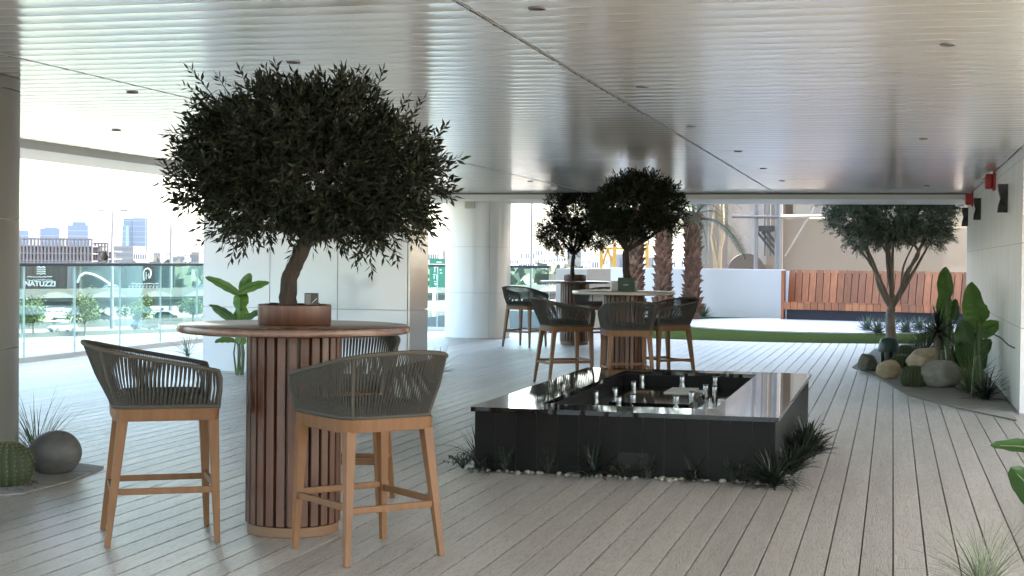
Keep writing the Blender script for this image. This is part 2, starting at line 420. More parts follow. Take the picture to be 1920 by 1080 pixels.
# right-hand stone wall
w = MB().b2(1.17, 1.55, 14.97, 26.0, 0, 2.74)
w.b2(1.56, 9, 14.98, 15.3, 0, 2.74)
o = w.build('stone_wall', M['stone']); tag(o, 'pale stone slab wall on the right with three black wall lights', 'wall')
def sconce(Y, z, lab):
    t = thing('wall_light', lab, 'wall light', (1.17, Y, z), 0, 'black hourglass wall lights')
    b = MB(); prof = [(.062, -.15), (.058, -.08), (.045, 0), (.058, .08), (.062, .15)]
    vs = []
    for r, h in prof: vs += [Vector((0, -r, h)), Vector((-.10 * r / .062, -r, h)), Vector((-.10 * r / .062, r, h)), Vector((0, r, h))]
    fs = [(i * 4 + k, i * 4 + (k + 1) % 4, (i + 1) * 4 + (k + 1) % 4, (i + 1) * 4 + k) for i in range(4) for k in range(4)] + [(0, 1, 2, 3), (19, 18, 17, 16)]
    b.add(vs, fs).build('housing', M['blackmetal'], t)
    MB().b2(-.03, 0.0, -.07, -.062, -.06, .06).build('back_plate', M['blackmetal'], t)
sconce(16.98, 2.10, 'black hourglass wall light nearest the terrace, below the larger red alarm')
sconce(22.06, 2.165, 'black hourglass wall light in the middle of three on the stone wall')
sconce(25.77, 2.165, 'black hourglass wall light at the far end of the stone wall')
def alarm(Y, lab):
    t = thing('fire_alarm', lab, 'fire alarm', (1.17, Y, 2.40), 0, 'red alarm sounders under the ceiling')
    MB().b2(-.03, 0, -.11, .11, -.12, .09).build('back_box', M['red'], t, bevel=.006)
    MB().b2(-.115, -.031, -.095, .095, -.10, .075).build('sounder', M['red'], t, bevel=.015)
    MB().b2(-.15, -.116, -.03, .03, -.02, .03).build('strobe_lens', M['clear'], t, bevel=.005)
    s = MB()
    for k in range(5): s.b2(-.1165, -.1155, -.05, .05, -.062 + k * .009, -.058 + k * .009)
    s.build('grille', M['blackmetal'], t)
alarm(19.07, 'larger red fire alarm box high on the stone wall, nearer one')
alarm(24.2, 'smaller red fire alarm box by the far corner of the ceiling')
tag(MB().tube([(1.165, 15.6, .58), (1.12, 15.75, .60), (1.06, 16.0, .66), (.98, 16.2, .70), (.92, 16.3, .70)], .007, 6).build('cable', M['blackmetal'], smooth=True), 'thin black cable coming out of the stone wall behind the big leaves', 'cable')

# ---- columns
def round_column(c, lab, mt, h=CEIL):
    t = thing('round_column', lab, 'column', (c[0], c[1], 0))
    seams = [0, .80, 1.61, 2.42, h]
    for i in range(4):
        z0, z1 = seams[i] + .003, seams[i + 1] - .003
        for q in range(4):
            n = 14; r = .585; a0 = q * PI / 2 + .62; b = MB(); vs = []
            g = .006
            for k in range(n + 1):
                a = a0 + g + (PI / 2 - 2 * g) * k / n
                for z in (z0, z1):
                    for rad in (r, r - .03): vs.append(Vector((rad * math.cos(a), rad * math.sin(a), z)))
            fs = []
            for k in range(n):
                o_ = k * 4; p = o_ + 4
                fs += [(o_, p, p + 2, o_ + 2), (o_ + 1, o_ + 3, p + 3, p + 1), (o_ + 2, p + 2, p + 3, o_ + 3), (o_, o_ + 1, p + 1, p)]
            fs += [(0, 2, 3, 1), (n * 4, n * 4 + 1, n * 4 + 3, n * 4 + 2)]
            b.add(vs, fs).build('cladding_panel', mt, t, smooth=True)
    MB().lathe([(.56, 0), (.56, h)], 48).build('core', M['trim'], t, smooth=True)
    return t
cc = at(895, 600, 27.3)
round_column((cc.x, cc.y), 'white round column clad in glossy panels, standing at the back of the deck', M['column'], 2.40)
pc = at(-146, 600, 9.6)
round_column((pc.x, pc.y), 'round column coloured as in shade, cut off by the left edge, behind the barrel cactus', M['pillar'])
bp = onY(881, 379, cc.y - .60)
t = thing('call_box', 'small beige box with a dial fixed near the top of the white round column', 'electrical box', (bp.x, cc.y - .585, bp.z))
MB().b2(-.085, .085, -.05, 0.01, -.11, .11).build('box', M['putty'], t, bevel=.008)
MB().lathe([(.0, 0), (.02, 0), (.02, .01), (0, .01)], 16).build('dial', M['trim'], t).matrix_local = Matrix.Translation((0, -.052, .02)) @ Matrix.Rotation(PI / 2, 4, 'X')

# ---- glossy panelled pier
t = thing('panel_wall', 'wide pier clad in glossy white glass panels behind the main table', 'wall', (-6.7, 16.75, 0))
xs = [-8.01, -7.15, -6.30, -5.44]; zs = [0.02, .79, 1.60, 2.41, 2.5]
for i in range(3):
    for k in range(4):
        a = rr(-.003, .003)
        MB().b2(xs[i] + .004, xs[i + 1] - .004, 16.75 + a * 0, 16.775, zs[k] + .004, zs[k + 1] - .004).build('glass_panel', M['white_panel'], t, bevel=.002).location = (6.7, -16.75, 0)
b = MB()
for k in range(4): b.b2(-5.435, -5.41, 16.752, 17.45, zs[k] + .003, zs[k + 1] - .003)
b.build('side_cladding', M['grey_panel'], t).location = (6.7, -16.75, 0)
MB().b2(-8.0, -5.445, 16.78, 17.44, 0, 2.5).build('core', M['trim'], t).location = (6.7, -16.75, 0)

# ---- glass railings
def railing(p0, p1, cuts, lab):
    p0 = Vector(p0); p1 = Vector(p1); L = (p1 - p0).length; a = math.atan2(p1.y - p0.y, p1.x - p0.x)
    t = thing('glass_railing', lab, 'railing', (p0.x, p0.y, 0), a)
    for i in range(len(cuts) - 1):
        g = MB().b2(cuts[i] + .008, cuts[i + 1] - .008, -.006, .006, .06, 1.235).build('glass_panel', M['glass'], t)
        for x in (cuts[i] + .004, cuts[i + 1] - .012):
            MB().b2(x, x + .008, -.0075, .0075, .06, 1.235).build('polished_edge', M['edge'], g)
    MB().b2(0, L, -.035, .035, 1.236, 1.282).build('handrail', M['rail'], t, bevel=.008)
    MB().b2(0, L, -.03, .03, 0.0, .065).build('base_shoe', M['shoe'], t)
RX = -10.85
cy = [onX(px, 600, RX).y for px in (45, 140, 224, 300, 369)]
st = (cy[-1] - cy[0]) / 4
cuts = [cy[0] - 12 * st + i * st for i in range(20)]
cuts = [c_ for c_ in cuts if c_ < 28.2] + [28.25]
base = cuts[0]
railing((RX, base, 0), (RX, 28.25, 0), [c_ - base for c_ in cuts], 'long clear glass railing with dark handrail along the left edge of the deck')
railing((RX, 28.3, 0), (-6.35, 28.3, 0), [0.04, 1.15, 2.27, 3.38, 4.5], 'short glass railing across the back of the deck beside the white column')
t = MB().b2(RX - .45, RX - .06, -8, 28.9, -.3, .02); t.b2(RX - .05, -6.3, 28.36, 29.0, -.3, .02)
struct(t.build('ledge', M['concrete_pale']))

# ---- courtyard floor behind the deck: bed, turf, platform
struct(MB().b2(-6.3, 1.4, 28.26, 40, -.03, -.012).build('planting_bed_soil', M['slate']))
pts = []
for k in range(41):
    x = -5.2 + 6.6 * k / 40; pts.append((x, 26.84 + .085 * (x + 2.2) ** 2))
tp = pts + [(1.4, 34), (1.4, 38.3), (-5.2, 38.3)]
struct(MB().poly(tp, -.02, .006).build('turf', M['turf']))
pts = [(-1.35 + 3.45 * math.cos(2 * PI * k / 72), 34.35 + 3.75 * math.sin(2 * PI * k / 72)) for k in range(72)]
struct(MB().poly(pts, .0, .03).build('round_platform', M['platform']))

# ---- low white wall and beige planter wall
tag(MB().b2(-7.2, -2.60, 38.3, 38.5, -.3, 1.22).build('low_wall', M['white'], bevel=.01), 'low white rendered wall at the back of the courtyard beside the slatted bench', 'wall')
p1_ = at(1040, 505, 31); p2_ = at(1103, 505, 31)
tag(MB().b2(p1_.x, p2_.x, 30.4, 33, -.3, 1.22).build('planter_wall', M['beige'], bevel=.01), 'beige rendered planter block behind the far left table', 'wall')

# ---- curved slatted bench
t = thing('curved_bench', 'long curved cedar slat bench with a dark recessed base at the back of the courtyard', 'bench', (-.7, 37, 0))
def bcurve(s):                               # s 0..1, left to right
    x = -2.53 + 4.2 * s; y = 37.0 - .55 * s - .6 * s * s; return x, y
N = 26; bk = MB(); se = MB(); cap = MB(); bs = MB()
for k in range(N):
    s0, s1 = k / N, (k + .93) / N
    (xa, ya), (xb, yb) = bcurve(s0), bcurve(s1)
    dx, dy = xb - xa, yb - ya; L = math.hypot(dx, dy); nx, ny = -dy / L, dx / L
    j = rr(-.004, .004)
    # leaning back board
    A = Vector((xa + nx * .45, ya + ny * .45, .44)); B = Vector((xb + nx * .45, yb + ny * .45, .44))
    ln = Vector((nx * .18, ny * .18, .78 + j)); th = Vector((nx * .03, ny * .03, 0))
    bk.add([A, B, B + ln, A + ln, A + th, B + th, B + ln + th, A + ln + th], [(0, 1, 2, 3), (7, 6, 5, 4), (0, 4, 5, 1), (3, 2, 6, 7), (0, 3, 7, 4), (1, 5, 6, 2)])
    # seat board that turns down at the front
    A = Vector((xa, ya, .455)); B = Vector((xb, yb, .455)); q = Vector((nx * .46, ny * .46, -.01)); dn = Vector((0, 0, -.15)); up = Vector((0, 0, -.03)); ins = Vector((nx * .03, ny * .03, 0))
    se.add([A, B, B + q, A + q, A + up, B + up, B + q + up, A + q + up], [(0, 1, 2, 3), (7, 6, 5, 4), (0, 4, 5, 1), (3, 2, 6, 7), (0, 3, 7, 4), (1, 5, 6, 2)])
    A = A + up * 1.1; B = B + up * 1.1
    se.add([A, B, B + dn, A + dn, A + ins, B + ins, B + dn + ins, A + dn + ins], [(3, 2, 1, 0), (4, 5, 6, 7), (0, 1, 5, 4), (2, 3, 7, 6), (0, 4, 7, 3), (1, 2, 6, 5)])
L_ = (.7, -37, 0)
bk.build('backrest', M['bench'], t).location = L_; se.build('seat', M['bench'], t).location = L_
P0 = [bcurve(k / 20) for k in range(21)]
bs.poly([(x + .06, y + .12) for x, y in P0] + [(x + .06, y + .75) for x, y in reversed(P0)], 0, .40).build('base', M['navy'], t).location = L_
bb = MB()
for k in range(20):
    (xa, ya), (xb, yb) = bcurve(k / 20), bcurve((k + 1) / 20)
    dx, dy = xb - xa, yb - ya; L = math.hypot(dx, dy); nx, ny = -dy / L, dx / L
    A = Vector((xa + nx * .50, ya + ny * .50, .40)); B = Vector((xb + nx * .50, yb + ny * .50, .40)); ln = Vector((nx * .18, ny * .18, .76)); th = Vector((nx * .04, ny * .04, 0))
    bb.add([A, B, B + ln, A + ln, A + th, B + th, B + ln + th, A + ln + th], [(0, 1, 2, 3), (7, 6, 5, 4), (0, 4, 5, 1), (3, 2, 6, 7), (0, 3, 7, 4), (1, 5, 6, 2)])
bb.build('dark_backing', M['navy'], t).location = L_  # dark board behind the slats that makes their gaps dark
for s in (0, 1):
    x, y = bcurve(s)
    MB().b2(x - .07 + s * .05, x - .005 + s * .09, y, y + .7, 0, 1.2 if not s else 1.2).build('end_panel', M['bench'], t).location = L_
tag(MB().b2(-2.58, 1.4, 38.35, 38.6, -.3, 1.19).build('courtyard_wall', M['white']), 'white wall top showing behind the curved slatted bench', 'wall')

# ================================================================== FURNITURE
def bar_table(c, lab, mt_top, planter=True):
    t = thing('bar_table', lab, 'table', (c[0], c[1], 0), 0, 'round bar tables')
    MB().lathe([(.0, 1.008), (.565, 1.008), (.585, 1.014), (.588, 1.03), (.583, 1.046), (.575, 1.05), (0, 1.05)], 96).build('tabletop', mt_top, t, smooth=True)
    n = 26; p = MB()
    core = []
    p.lathe([(.212, .055), (.212, 1.0)], 48)
    for k in range(n):
        a = 2 * PI * k / n; w = .042
        cx, cy_ = .222 * math.cos(a), .222 * math.sin(a)
        p.box((cx, cy_, .5275), (.036, w, .945), a)
    p.build('fluted_pedestal', M['walnut'], t, bevel=.003)
    MB().lathe([(0, 0), (.228, 0), (.232, .004), (.232, .05), (0, .05)], 64).build('plinth', M['teak2'], t, smooth=True)
    if planter:
        MB().lathe([(.0, 1.051), (.182, 1.051), (.185, 1.055), (.185, 1.148), (.18, 1.152), (.165, 1.152), (.162, 1.13)], 64).build('planter_ring', M['walnut'], t, smooth=True)
        s = MB().lathe([(.163, 1.128), (.10, 1.138), (0, 1.142)], 32)
        for k in range(70):
            a = rr(0, 2 * PI); r = rr(.03, .155); q = .012
            s.box((r * math.cos(a), r * math.sin(a), 1.14 + rr(0, .012)), (rr(.01, .03), rr(.008, .02), rr(.008, .016)), rr(0, 3))
        s.build('soil', M['soil'], t)
    return t
T1 = (-2.945, 7.22); T3 = (-2.97, 17.1); T2 = (-5.12, 24.75)
bar_table(T1, 'round walnut bar table in the foreground with a fluted pedestal and large olive tree', M['walnut_top'])
bar_table(T3, 'round bar table behind the black fountain with a dark green menu box on top', M['marble'], False)
bar_table(T2, 'round bar table farthest back, close to the white column', M['walnut_top'])

# low drum planter of table 3
t = thing('wooden_planter', 'low wooden drum planter on the middle table holding an olive tree', 'planter', (T3[0], T3[1], 1.051))
MB().lathe([(0, 0), (.15, 0), (.153, .01), (.153, .11), (.14, .11), (.138, .09), (0, .09)], 48).build('drum', M['marble'], t, smooth=True)
MB().lathe([(.137, .092), (0, .10)], 24).build('soil', M['soil'], t)

def bar_chair(lab, loc, rz):
    t = thing('bar_chair', lab, 'bar chair', (loc[0], loc[1], 0), rz, 'rope bar chairs')
    V3 = lambda *a: Vector(a)
    # seat rail with rounded back corners
    def rrect(hx, hy, r, z, yo=0):
        P = []
        for sx, sy, a0 in ((1, 1, 0), (-1, 1, 90), (-1, -1, 180), (1, -1, 270)):
            rad = r if sy < 0 else .03
            for k in range(6):
                a = R(a0 + 90 * k / 5); P.append(Vector((sx * (hx - rad) + rad * math.cos(a), sy * (hy - rad) + rad * math.sin(a) + yo, z)))
        return P
    b = MB(); o1 = rrect(.248, .248, .09, .597); o2 = rrect(.252, .252, .09, .655); i1 = rrect(.215, .215, .06, .597); i2 = rrect(.215, .215, .06, .655)
    n = len(o1); b.add(o1 + o2 + i2 + i1, [(g * n + k, g * n + (k + 1) % n, ((g + 1) % 4) * n + (k + 1) % n, ((g + 1) % 4) * n + k) for g in range(4) for k in range(n)])
    b.build('seat_frame', M['teak'], t, smooth=True)
    feet = {(1, 1): (.243, .243), (-1, 1): (-.243, .243), (1, -1): (.252, -.275), (-1, -1): (-.252, -.275)}
    tops = {(1, 1): (.222, .222), (-1, 1): (-.222, .222), (1, -1): (.205, -.205), (-1, -1): (-.205, -.205)}
    for k, f in feet.items():
        q = tops[k]
        MB().bar((q[0], q[1], .60), (f[0], f[1], 0), .05, .027, .05, .027, up=Vector((0, 1, 0))).build('leg', M['teak'], t, bevel=.003)
    def lp(k, z):
        f, q = feet[k], tops[k]; s = 1 - z / .6; return Vector((q[0] + (f[0] - q[0]) * s, q[1] + (f[1] - q[1]) * s, z))
    for a, b_, z in (((1, 1), (-1, 1), .275), ((1, -1), (-1, -1), .245), ((1, 1), (1, -1), .26), ((-1, 1), (-1, -1), .26)):
        pa, pb = lp(a, z), lp(b_, z); dd = (pb - pa).normalized() * .016
        MB().bar(pa + dd, pb - dd, .02, .02, .030, .030).build('stretcher', M['teak'], t, bevel=.002)
    # cushion
    cu_ = MB()
    for i, (s_, z) in enumerate(((.94, .657), (.98, .68), (.97, .705), (.90, .722), (.6, .730), (.02, .733))):
        P = rrect(.213 * s_, .213 * s_, .06 * s_, z); cu_.v.extend(P)
    n = 24
    for i in range(5):
        for k in range(n): cu_.f.append((i * n + k, i * n + (k + 1) % n, (i + 1) * n + (k + 1) % n, (i + 1) * n + k))
    cu_.build('cushion', M['cushion'], t, smooth='all')
    # shell
    base = [V3(.240, .235, .657), V3(.243, .06, .657), V3(.243, -.10, .657), V3(.222, -.205, .657), V3(.13, -.243, .657), V3(0, -.246, .657)]
    top = [V3(.275, .238, .838), V3(.287, .08, .868), V3(.293, -.10, .90), V3(.272, -.27, .935), V3(.165, -.365, .958), V3(0, -.385, .965)]
    mir = lambda L: L + [V3(-p.x, p.y, p.z) for p in reversed(L[:-1])]
    base, top = mir(base), mir(top)
    rim = [V3(.240, .243, .655), V3(.258, .25, .74), V3(.272, .25, .80)] + [crom(top, k / 48) for k in range(49)] + [V3(-.272, .25, .80), V3(-.258, .25, .74), V3(-.240, .243, .655)]
    MB().tube(rim, .011, 8).build('rim', M['rope_dark'], t, smooth=True)
    MB().tube([crom(base, k / 40) + V3(0, 0, .008) for k in range(41)], .0115, 6).build('lower_band', M['rope_dark'], t, smooth=True)
    w = MB(); N = 178
    for k in range(N + 1):
        s = k / N
        s2 = min(1, max(0, s + (.006 if k % 2 else -.006)))
        a, b_ = crom(base, s), crom(top, s2)
        out = Vector((a.x * .5 / .24, a.y / .24, 0))
        mid = (a + b_) / 2 + Vector((a.x, a.y + .02, 0)).normalized() * .010
        w.tube([a, a * .25 + mid * .75 * 1, b_ * .3 + mid * .7, b_] if False else [a, mid, b_], .0038, 4, caps=False)
    w.build('rope_weave', M['rope'], t, smooth=True)
    for s in (.335, .665):
        a, b_ = crom(base, s), crom(top, s)
        MB().tube([a, (a + b_) / 2 + Vector((a.x, a.y, 0)).normalized() * .012, b_], .008, 6).build('back_post', M['rope_dark'], t, smooth=True)
    return t
def face(c, tgt): return math.atan2(tgt[1] - c[1], tgt[0] - c[0]) - PI / 2
cA = (-3.50, 6.88); cB = (-2.405, 6.79)
ch = bar_chair('grey rope bar chair on the left of the foreground table, seen from its side', cA, face(cA, T1))
dup(ch, (*cB, 0), math.atan2(.65, -.76) - PI / 2, 'grey rope bar chair nearest the camera with its back turned, right of the fluted pedestal')
cf_ = onz(717, 943); cC = (-2.99, 8.05)
dup(ch, (*cC, 0), face(cC, (T1[0] + .12, T1[1])), 'grey rope bar chair half hidden behind the foreground table')
def px_chair(px, D, tgt, lab, yawoff=0):
    p = at(px, 600, D); c_ = (p.x, p.y)
    dup(ch, (*c_, 0), face(c_, tgt) + yawoff, lab)
px_chair(1060, 17.1, T3, 'grey rope bar chair left of the middle table, behind the fountain corner')
px_chair(1176, 16.2, T3, 'grey rope bar chair in front of the middle table with its back to the camera', .12)
px_chair(1244, 17.6, T3, 'grey rope bar chair right of the middle table, nearest the turf')
px_chair(985, 24.4, T2, 'grey rope bar chair beside the white column, left of the farthest table', .2)
px_chair(1118, 24.6, T2, 'grey rope bar chair right of the farthest table, mostly hidden by the middle table')

# small things on the tables
p = onz(607, 600, 1.152)
t = thing('menu_holder', 'small black block holder with a card standing on the planter rim of the foreground table', 'card holder', (T1[0] + .13, T1[1] - .10, 1.1525), R(12))
MB().b2(-.034, .034, -.011, .011, 0, .060).build('holder', M['blackmetal'], t, bevel=.002)
MB().b2(-.030, -.002, -.0135, -.0115, .004, .056).build('card', M['scaffold'], t)
MB().bar((.004, -.0125, .010), (.028, -.0125, .034), .004, .004, .002, .002).build('stripe', M['clear'], t)
t = thing('menu_box', 'dark green open box with a small white mark on the middle table', 'box', (T3[0] + .07, T3[1] - .24, 1.051), R(10))
b = MB()
b.b2(-.125, .125, -.07, -.062, 0, .19); b.b2(-.125, .125, .062, .07, 0, .19); b.b2(-.125, -.117, -.0615, .0615, 0, .19); b.b2(.117, .125, -.0615, .0615, 0, .19); b.b2(-.116, .116, -.061, .061, 0, .006)
b.build('box', M['green_box'], t)
MB().b2(-.045, .03, -.0725, -.0705, .085, .093).build('mark', M['signwhite'], t)
t.scale = (.75, .75, .8)
for i in range(5): MB().b2(-.10 + i * .045, -.08 + i * .045, -.05, .05, .007, .16).build('menu', M['hoarding'], t)

# ================================================================== FOUNTAIN
FX0, FX1, FY0, FY1, FZ = -2.68, -.68, 9.62, 13.55, .42
t = thing('fountain', 'low rectangular black granite fountain with a mirror-polished rim', 'fountain', (-1.68, 11.6, 0))
o_ = (1.68, -11.6, 0)
bx = MB().b2(FX0 + .035, FX1 - .035, FY0 + .035, FY1 - .035, 0, .02)
for (a, b_, c_, d_) in ((FX0 + .025, FX1 - .025, FY0 + .025, FY0 + .06), (FX0 + .025, FX1 - .025, FY1 - .06, FY1 - .025), (FX0 + .025, FX0 + .06, FY0 + .061, FY1 - .061), (FX1 - .06, FX1 - .025, FY0 + .061, FY1 - .061)):
    bx.b2(a, b_, c_, d_, .021, FZ - .03)
bx.build('wall_core', M['grout'], t).location = o_
cl = MB(); x = FX0 + .022; step = (FX1 - FX0 - .044) / 14
for k in range(14): cl.b2(x + k * step + .002, x + (k + 1) * step - .002, FY0 + .021, FY0 + .0245, 0, FZ - .031); cl.b2(x + k * step + .002, x + (k + 1) * step - .002, FY1 - .0245, FY1 - .021, 0, FZ - .031)
ys = (FY1 - FY0 - .07) / 27; y = FY0 + .035
for k in range(27): cl.b2(FX0 + .021, FX0 + .0245, y + k * ys + .002, y + (k + 1) * ys - .002, 0, FZ - .031); cl.b2(FX1 - .0245, FX1 - .021, y + k * ys + .002, y + (k + 1) * ys - .002, 0, FZ - .031)
cl.build('tile_cladding', M['blacktile'], t).location = o_
IX0, IX1, IY0, IY1 = -2.29, -1.13, 10.02, 13.27
rm = MB()
rm.b2(FX0, FX1, FY0, IY0, FZ - .03, FZ); rm.b2(FX0, FX1, IY1, FY1, FZ - .03, FZ); rm.b2(FX0, IX0, IY0 + .0005, IY1 - .0005, FZ - .03, FZ); rm.b2(IX1, FX1, IY0 + .0005, IY1 - .0005, FZ - .03, FZ)
rm.build('rim', M['black'], t).location = o_
iw = MB(); iw.b2(IX0 - .02, IX0 - .001, IY0, IY1, .03, FZ - .031); iw.b2(IX1 + .001, IX1 + .02, IY0, IY1, .03, FZ - .031); iw.b2(IX0, IX1, IY0 - .02, IY0 - .001, .03, FZ - .031); iw.b2(IX0, IX1, IY1 + .001, IY1 + .02, .03, FZ - .031)
iw.build('basin_lining', M['blacktile'], t).location = o_
MB().b2(IX0, IX1, IY0, IY1, .022, .29).build('water', M['water'], t).location = o_
MB().b2(-2.05, -1.45, 11.2, 12.5, .291, .335).build('raised_step', M['black'], t).location = o_
q = onz(1278, 733, .337)
MB().b2(q.x - .11, q.x + .11, q.y - .25, q.y + .25, .3355, .344).build('pale_slab', M['putty'], t).location = o_  # thin pale rectangle lying on the raised step
nz0 = None
for i, (px, py) in enumerate(((1117, 751), (1153, 744), (1188, 731), (1212, 713), (1279, 720), (1341, 721), (1323, 738), (1297, 752), (1268, 760), (1187, 757), (1340, 740), (1160, 762))):
    p = onz(px, py + 6, .30)
    if not (IX0 < p.x < IX1 and IY0 < p.y < IY1): p = Vector((min(max(p.x, IX0 + .1), IX1 - .1), min(max(p.y, IY0 + .12), IY1 - .1), .3))
    if nz0 is None:
        n_ = MB().lathe([(0, 0), (.024, 0), (.026, .03), (.019, .042), (.021, .06), (.020, .10), (.018, .105)], 16).build('nozzle', M['chrome'], t, smooth=True)
        MB().lathe([(.0, .106), (.024, .106), (.025, .109), (.024, .115), (0, .117)], 16).build('cap', M['blackmetal'], n_, smooth=True)
        nz0 = n_
    else: n_ = dup(nz0, parent=t)
    n_.location = (p.x + 1.68, p.y - 11.6, .285)
MB().b2(-1.70, -1.50, FY0 + .017, FY0 + .021, .05, .16).build('vent', M['dark'], t).location = o_

# pebbles round the fountain
pb = MB()
def pebble(mb, c, r):
    n = 8; ax = Matrix.Rotation(rr(0, 3), 3, 'Z'); sx, sy, sz = rr(.8, 1.3), rr(.6, 1), rr(.5, .75); vs = []
    for i in range(5):
        ph = -PI / 2 + PI * i / 4
        for k in range(n):
            a = 2 * PI * k / n; vs.append(Vector(c) + ax @ Vector((sx * math.cos(ph) * math.cos(a), sy * math.cos(ph) * math.sin(a), sz * math.sin(ph))) * r)
    mb.add(vs, [(i * n + k, i * n + (k + 1) % n, (i + 1) * n + (k + 1) % n, (i + 1) * n + k) for i in range(4) for k in range(n)])
for k in range(160):
    u = rr(0, 1)
    if k < 75: c_ = (FX0 + (FX1 - FX0) * u, FY0 - abs(random.gauss(.02, .035)), .008)
    elif k < 125: c_ = (FX1 + abs(random.gauss(.03, .05)), FY0 - .05 + 3.9 * u * u, .008)
    else: c_ = (FX0 - abs(random.gauss(0.0, .02)), FY0 + 3.9 * u, .008)
    pebble(pb, c_, rr(.010, .026))
tag(pb.build('pebbles', M['pebble'], smooth='all'), 'small pale pebbles strewn along the foot of the black fountain', 'pebbles', kind='stuff')

# ================================================================== PLANTS
def blade(mb, base, dirn, L, w, droop, n=5, fold=0.0):
    p = Vector(base); dv = Vector(dirn).normalized(); pts = []; 
    for i in range(n + 1):
        pts.append((p.copy(), dv.copy())); p = p + dv * (L / n); dv = (dv + Vector((0, 0, -droop / n))).normalized()
    side = dv.cross(Vector((0, 0, 1)))
    side = side.normalized() if side.length > 1e-4 else Vector((1, 0, 0))
    vs = []
    for i, (p, q) in enumerate(pts):
        t = i / n; ww = w * (1 - t) ** .6 * (.55 + .45 * min(1, t * 4)) if i < n else .0004
        nrm = side.cross(q).normalized()
        vs += [p - side * ww + nrm * fold * ww, p, p + side * ww + nrm * fold * ww]
    fs = []
    for i in range(n):
        a = i * 3; fs += [(a, a + 1, a + 4, a + 3), (a + 1, a + 2, a + 5, a + 4)]
    mb.add(vs, fs)
def tuft(name, loc, lab, cat, n, L, w, mt, droop=1.0, spread=1.0, stem=0.0, group=None, upmin=.15):
    t = thing(name, lab, cat, loc, 0, group); b = MB()
    for k in range(n):
        a = rr(0, 2 * PI); e_ = rr(upmin, 1.35) if spread > .5 else rr(.7, 1.5)
        dv = Vector((math.cos(a) * math.cos(e_), math.sin(a) * math.cos(e_), math.sin(e_)))
        blade(b, (rr(-.02, .02), rr(-.02, .02), stem + rr(0, .02)), dv, L * rr(.6, 1.1), w * rr(.7, 1.1), droop * rr(.5, 1.3), fold=.4)
    b.build('leaves', mt, t)
    s = MB().tube([(0, 0, -.005), (0, 0, stem + .03)], [.018 + L * .02, .012 + L * .015], 8); s.build('stem', mt if stem < .1 else M['bark2'], t, smooth=True)
    return t
def herb(loc, lab, h, r, n=60):
    t = thing('small_herb', lab, 'small plant', loc); s = MB(); b = MB()
    for k in range(n // 6):
        tip = Vector((rr(-r, r), rr(-r, r), h * rr(.5, 1))); s.tube([(0, 0, 0), tip * .5 + Vector((0, 0, .02)), tip], .0015, 3)
        for j in range(7):
            q = tip * rr(.35, 1.05); blade(b, q, rdir() + Vector((0, 0, .4)), rr(.018, .035), .006, .6, 2, .2)
    s.build('stems', M['herb'], t); b.build('leaves', M['herb'], t); return t
def P0z(px, py): return onz(px, py, 0)

fr = FY0 - .06
def fp(px): q = onY(px, 880, fr); return (q.x, fr, .003)
q = P0z(868, 880)
tuft('spiky_plant', (q.x, q.y + .35, 0.003), 'arching dark grass at the far left corner of the black fountain', 'plant', 40, .34, .007, M['spike'], 1.1)
herb((q.x + .0, q.y, .003), 'low bushy herb at the left front corner of the black fountain', .11, .13, 150)
herb(fp(945), 'small upright herb against the left part of the fountain front', .17, .06, 80)
herb(fp(1028), 'slim dark herb on the fountain front between the herb and the spiky tuft', .19, .05, 60)
tuft('spiky_plant', fp(1110), 'spiky tuft in the middle of the black fountain front', 'plant', 55, .30, .008, M['spike'], 1.0)
herb(fp(1215), 'small bushy herb just right of the fountain vent', .16, .07, 90)
herb(fp(1375), 'low dark herb left of the large spiky plant at the fountain corner', .16, .08, 110)
tuft('spiky_plant', fp(905), 'low dark arching tuft near the left end of the fountain front', 'plant', 40, .17, .006, M['spike'], 1.2)
tuft('spiky_plant', fp(1300), 'low dark arching tuft on the fountain front right of the vent', 'plant', 45, .18, .007, M['spike'], 1.2)
herb(fp(1165), 'low dark herb under the left edge of the fountain vent', .10, .09, 110)
herb(fp(1410), 'dark bushy herb touching the big spiky plant at the fountain corner', .12, .08, 110)
q = P0z(1450, 915)
tuft('spiky_plant', (q.x, q.y + .02, .003), 'large spiky plant at the right front corner of the black fountain', 'plant', 90, .29, .010, M['spike'], 1.25)
for i, (yy, xx, L, lab) in enumerate(((10.05, -.63, .23, 'dark spiky plant low on the right side of the fountain, nearest the corner'),
                                     (10.7, -.61, .28, 'dark spiky plant halfway along the right side of the fountain'),
                                     (11.4, -.60, .31, 'dark spiky plant farthest back on the right side of the fountain'),
                                     (11.05, -.54, .21, 'short dark spiky plant leaning out over the deck beside the fountain'))):
    tuft('spiky_plant', (xx, yy, .003), lab, 'plant', 120, L, .013, M['spike'], .7, upmin=.45)

# grasses elsewhere
q = P0z(70, 865); tuft('ornamental_grass', (q.x, q.y, 0), 'tall thin ornamental grass behind the round dark boulder at left', 'grass tuft', 130, .52, .0045, M['grassy'], .8)
q = P0z(822, 703); tuft('ornamental_grass', (q.x, q.y, 0), 'thin ornamental grass in front of the grey pier edge right of the main table', 'grass tuft', 100, .42, .005, M['grassy'], 1.0)
q = P0z(352, 668); tuft('ornamental_grass', (q.x, q.y, 0), 'sparse dry grass clump by the glass railing behind the left chair', 'grass tuft', 30, .5, .007, M['grassy'], .6)
q = P0z(1842, 1122); tuft('ornamental_grass', (q.x, q.y, 0), 'pale wispy grass at the bottom right corner of the picture', 'grass tuft', 120, .38, .0035, M['paleblade'], .9)
tuft('broad_leaf_grass', (q.x + .02, q.y + .1, 0), 'broader striped leaves inside the pale grass at bottom right', 'plant', 14, .30, .010, M['paleblade'], .35, .3)

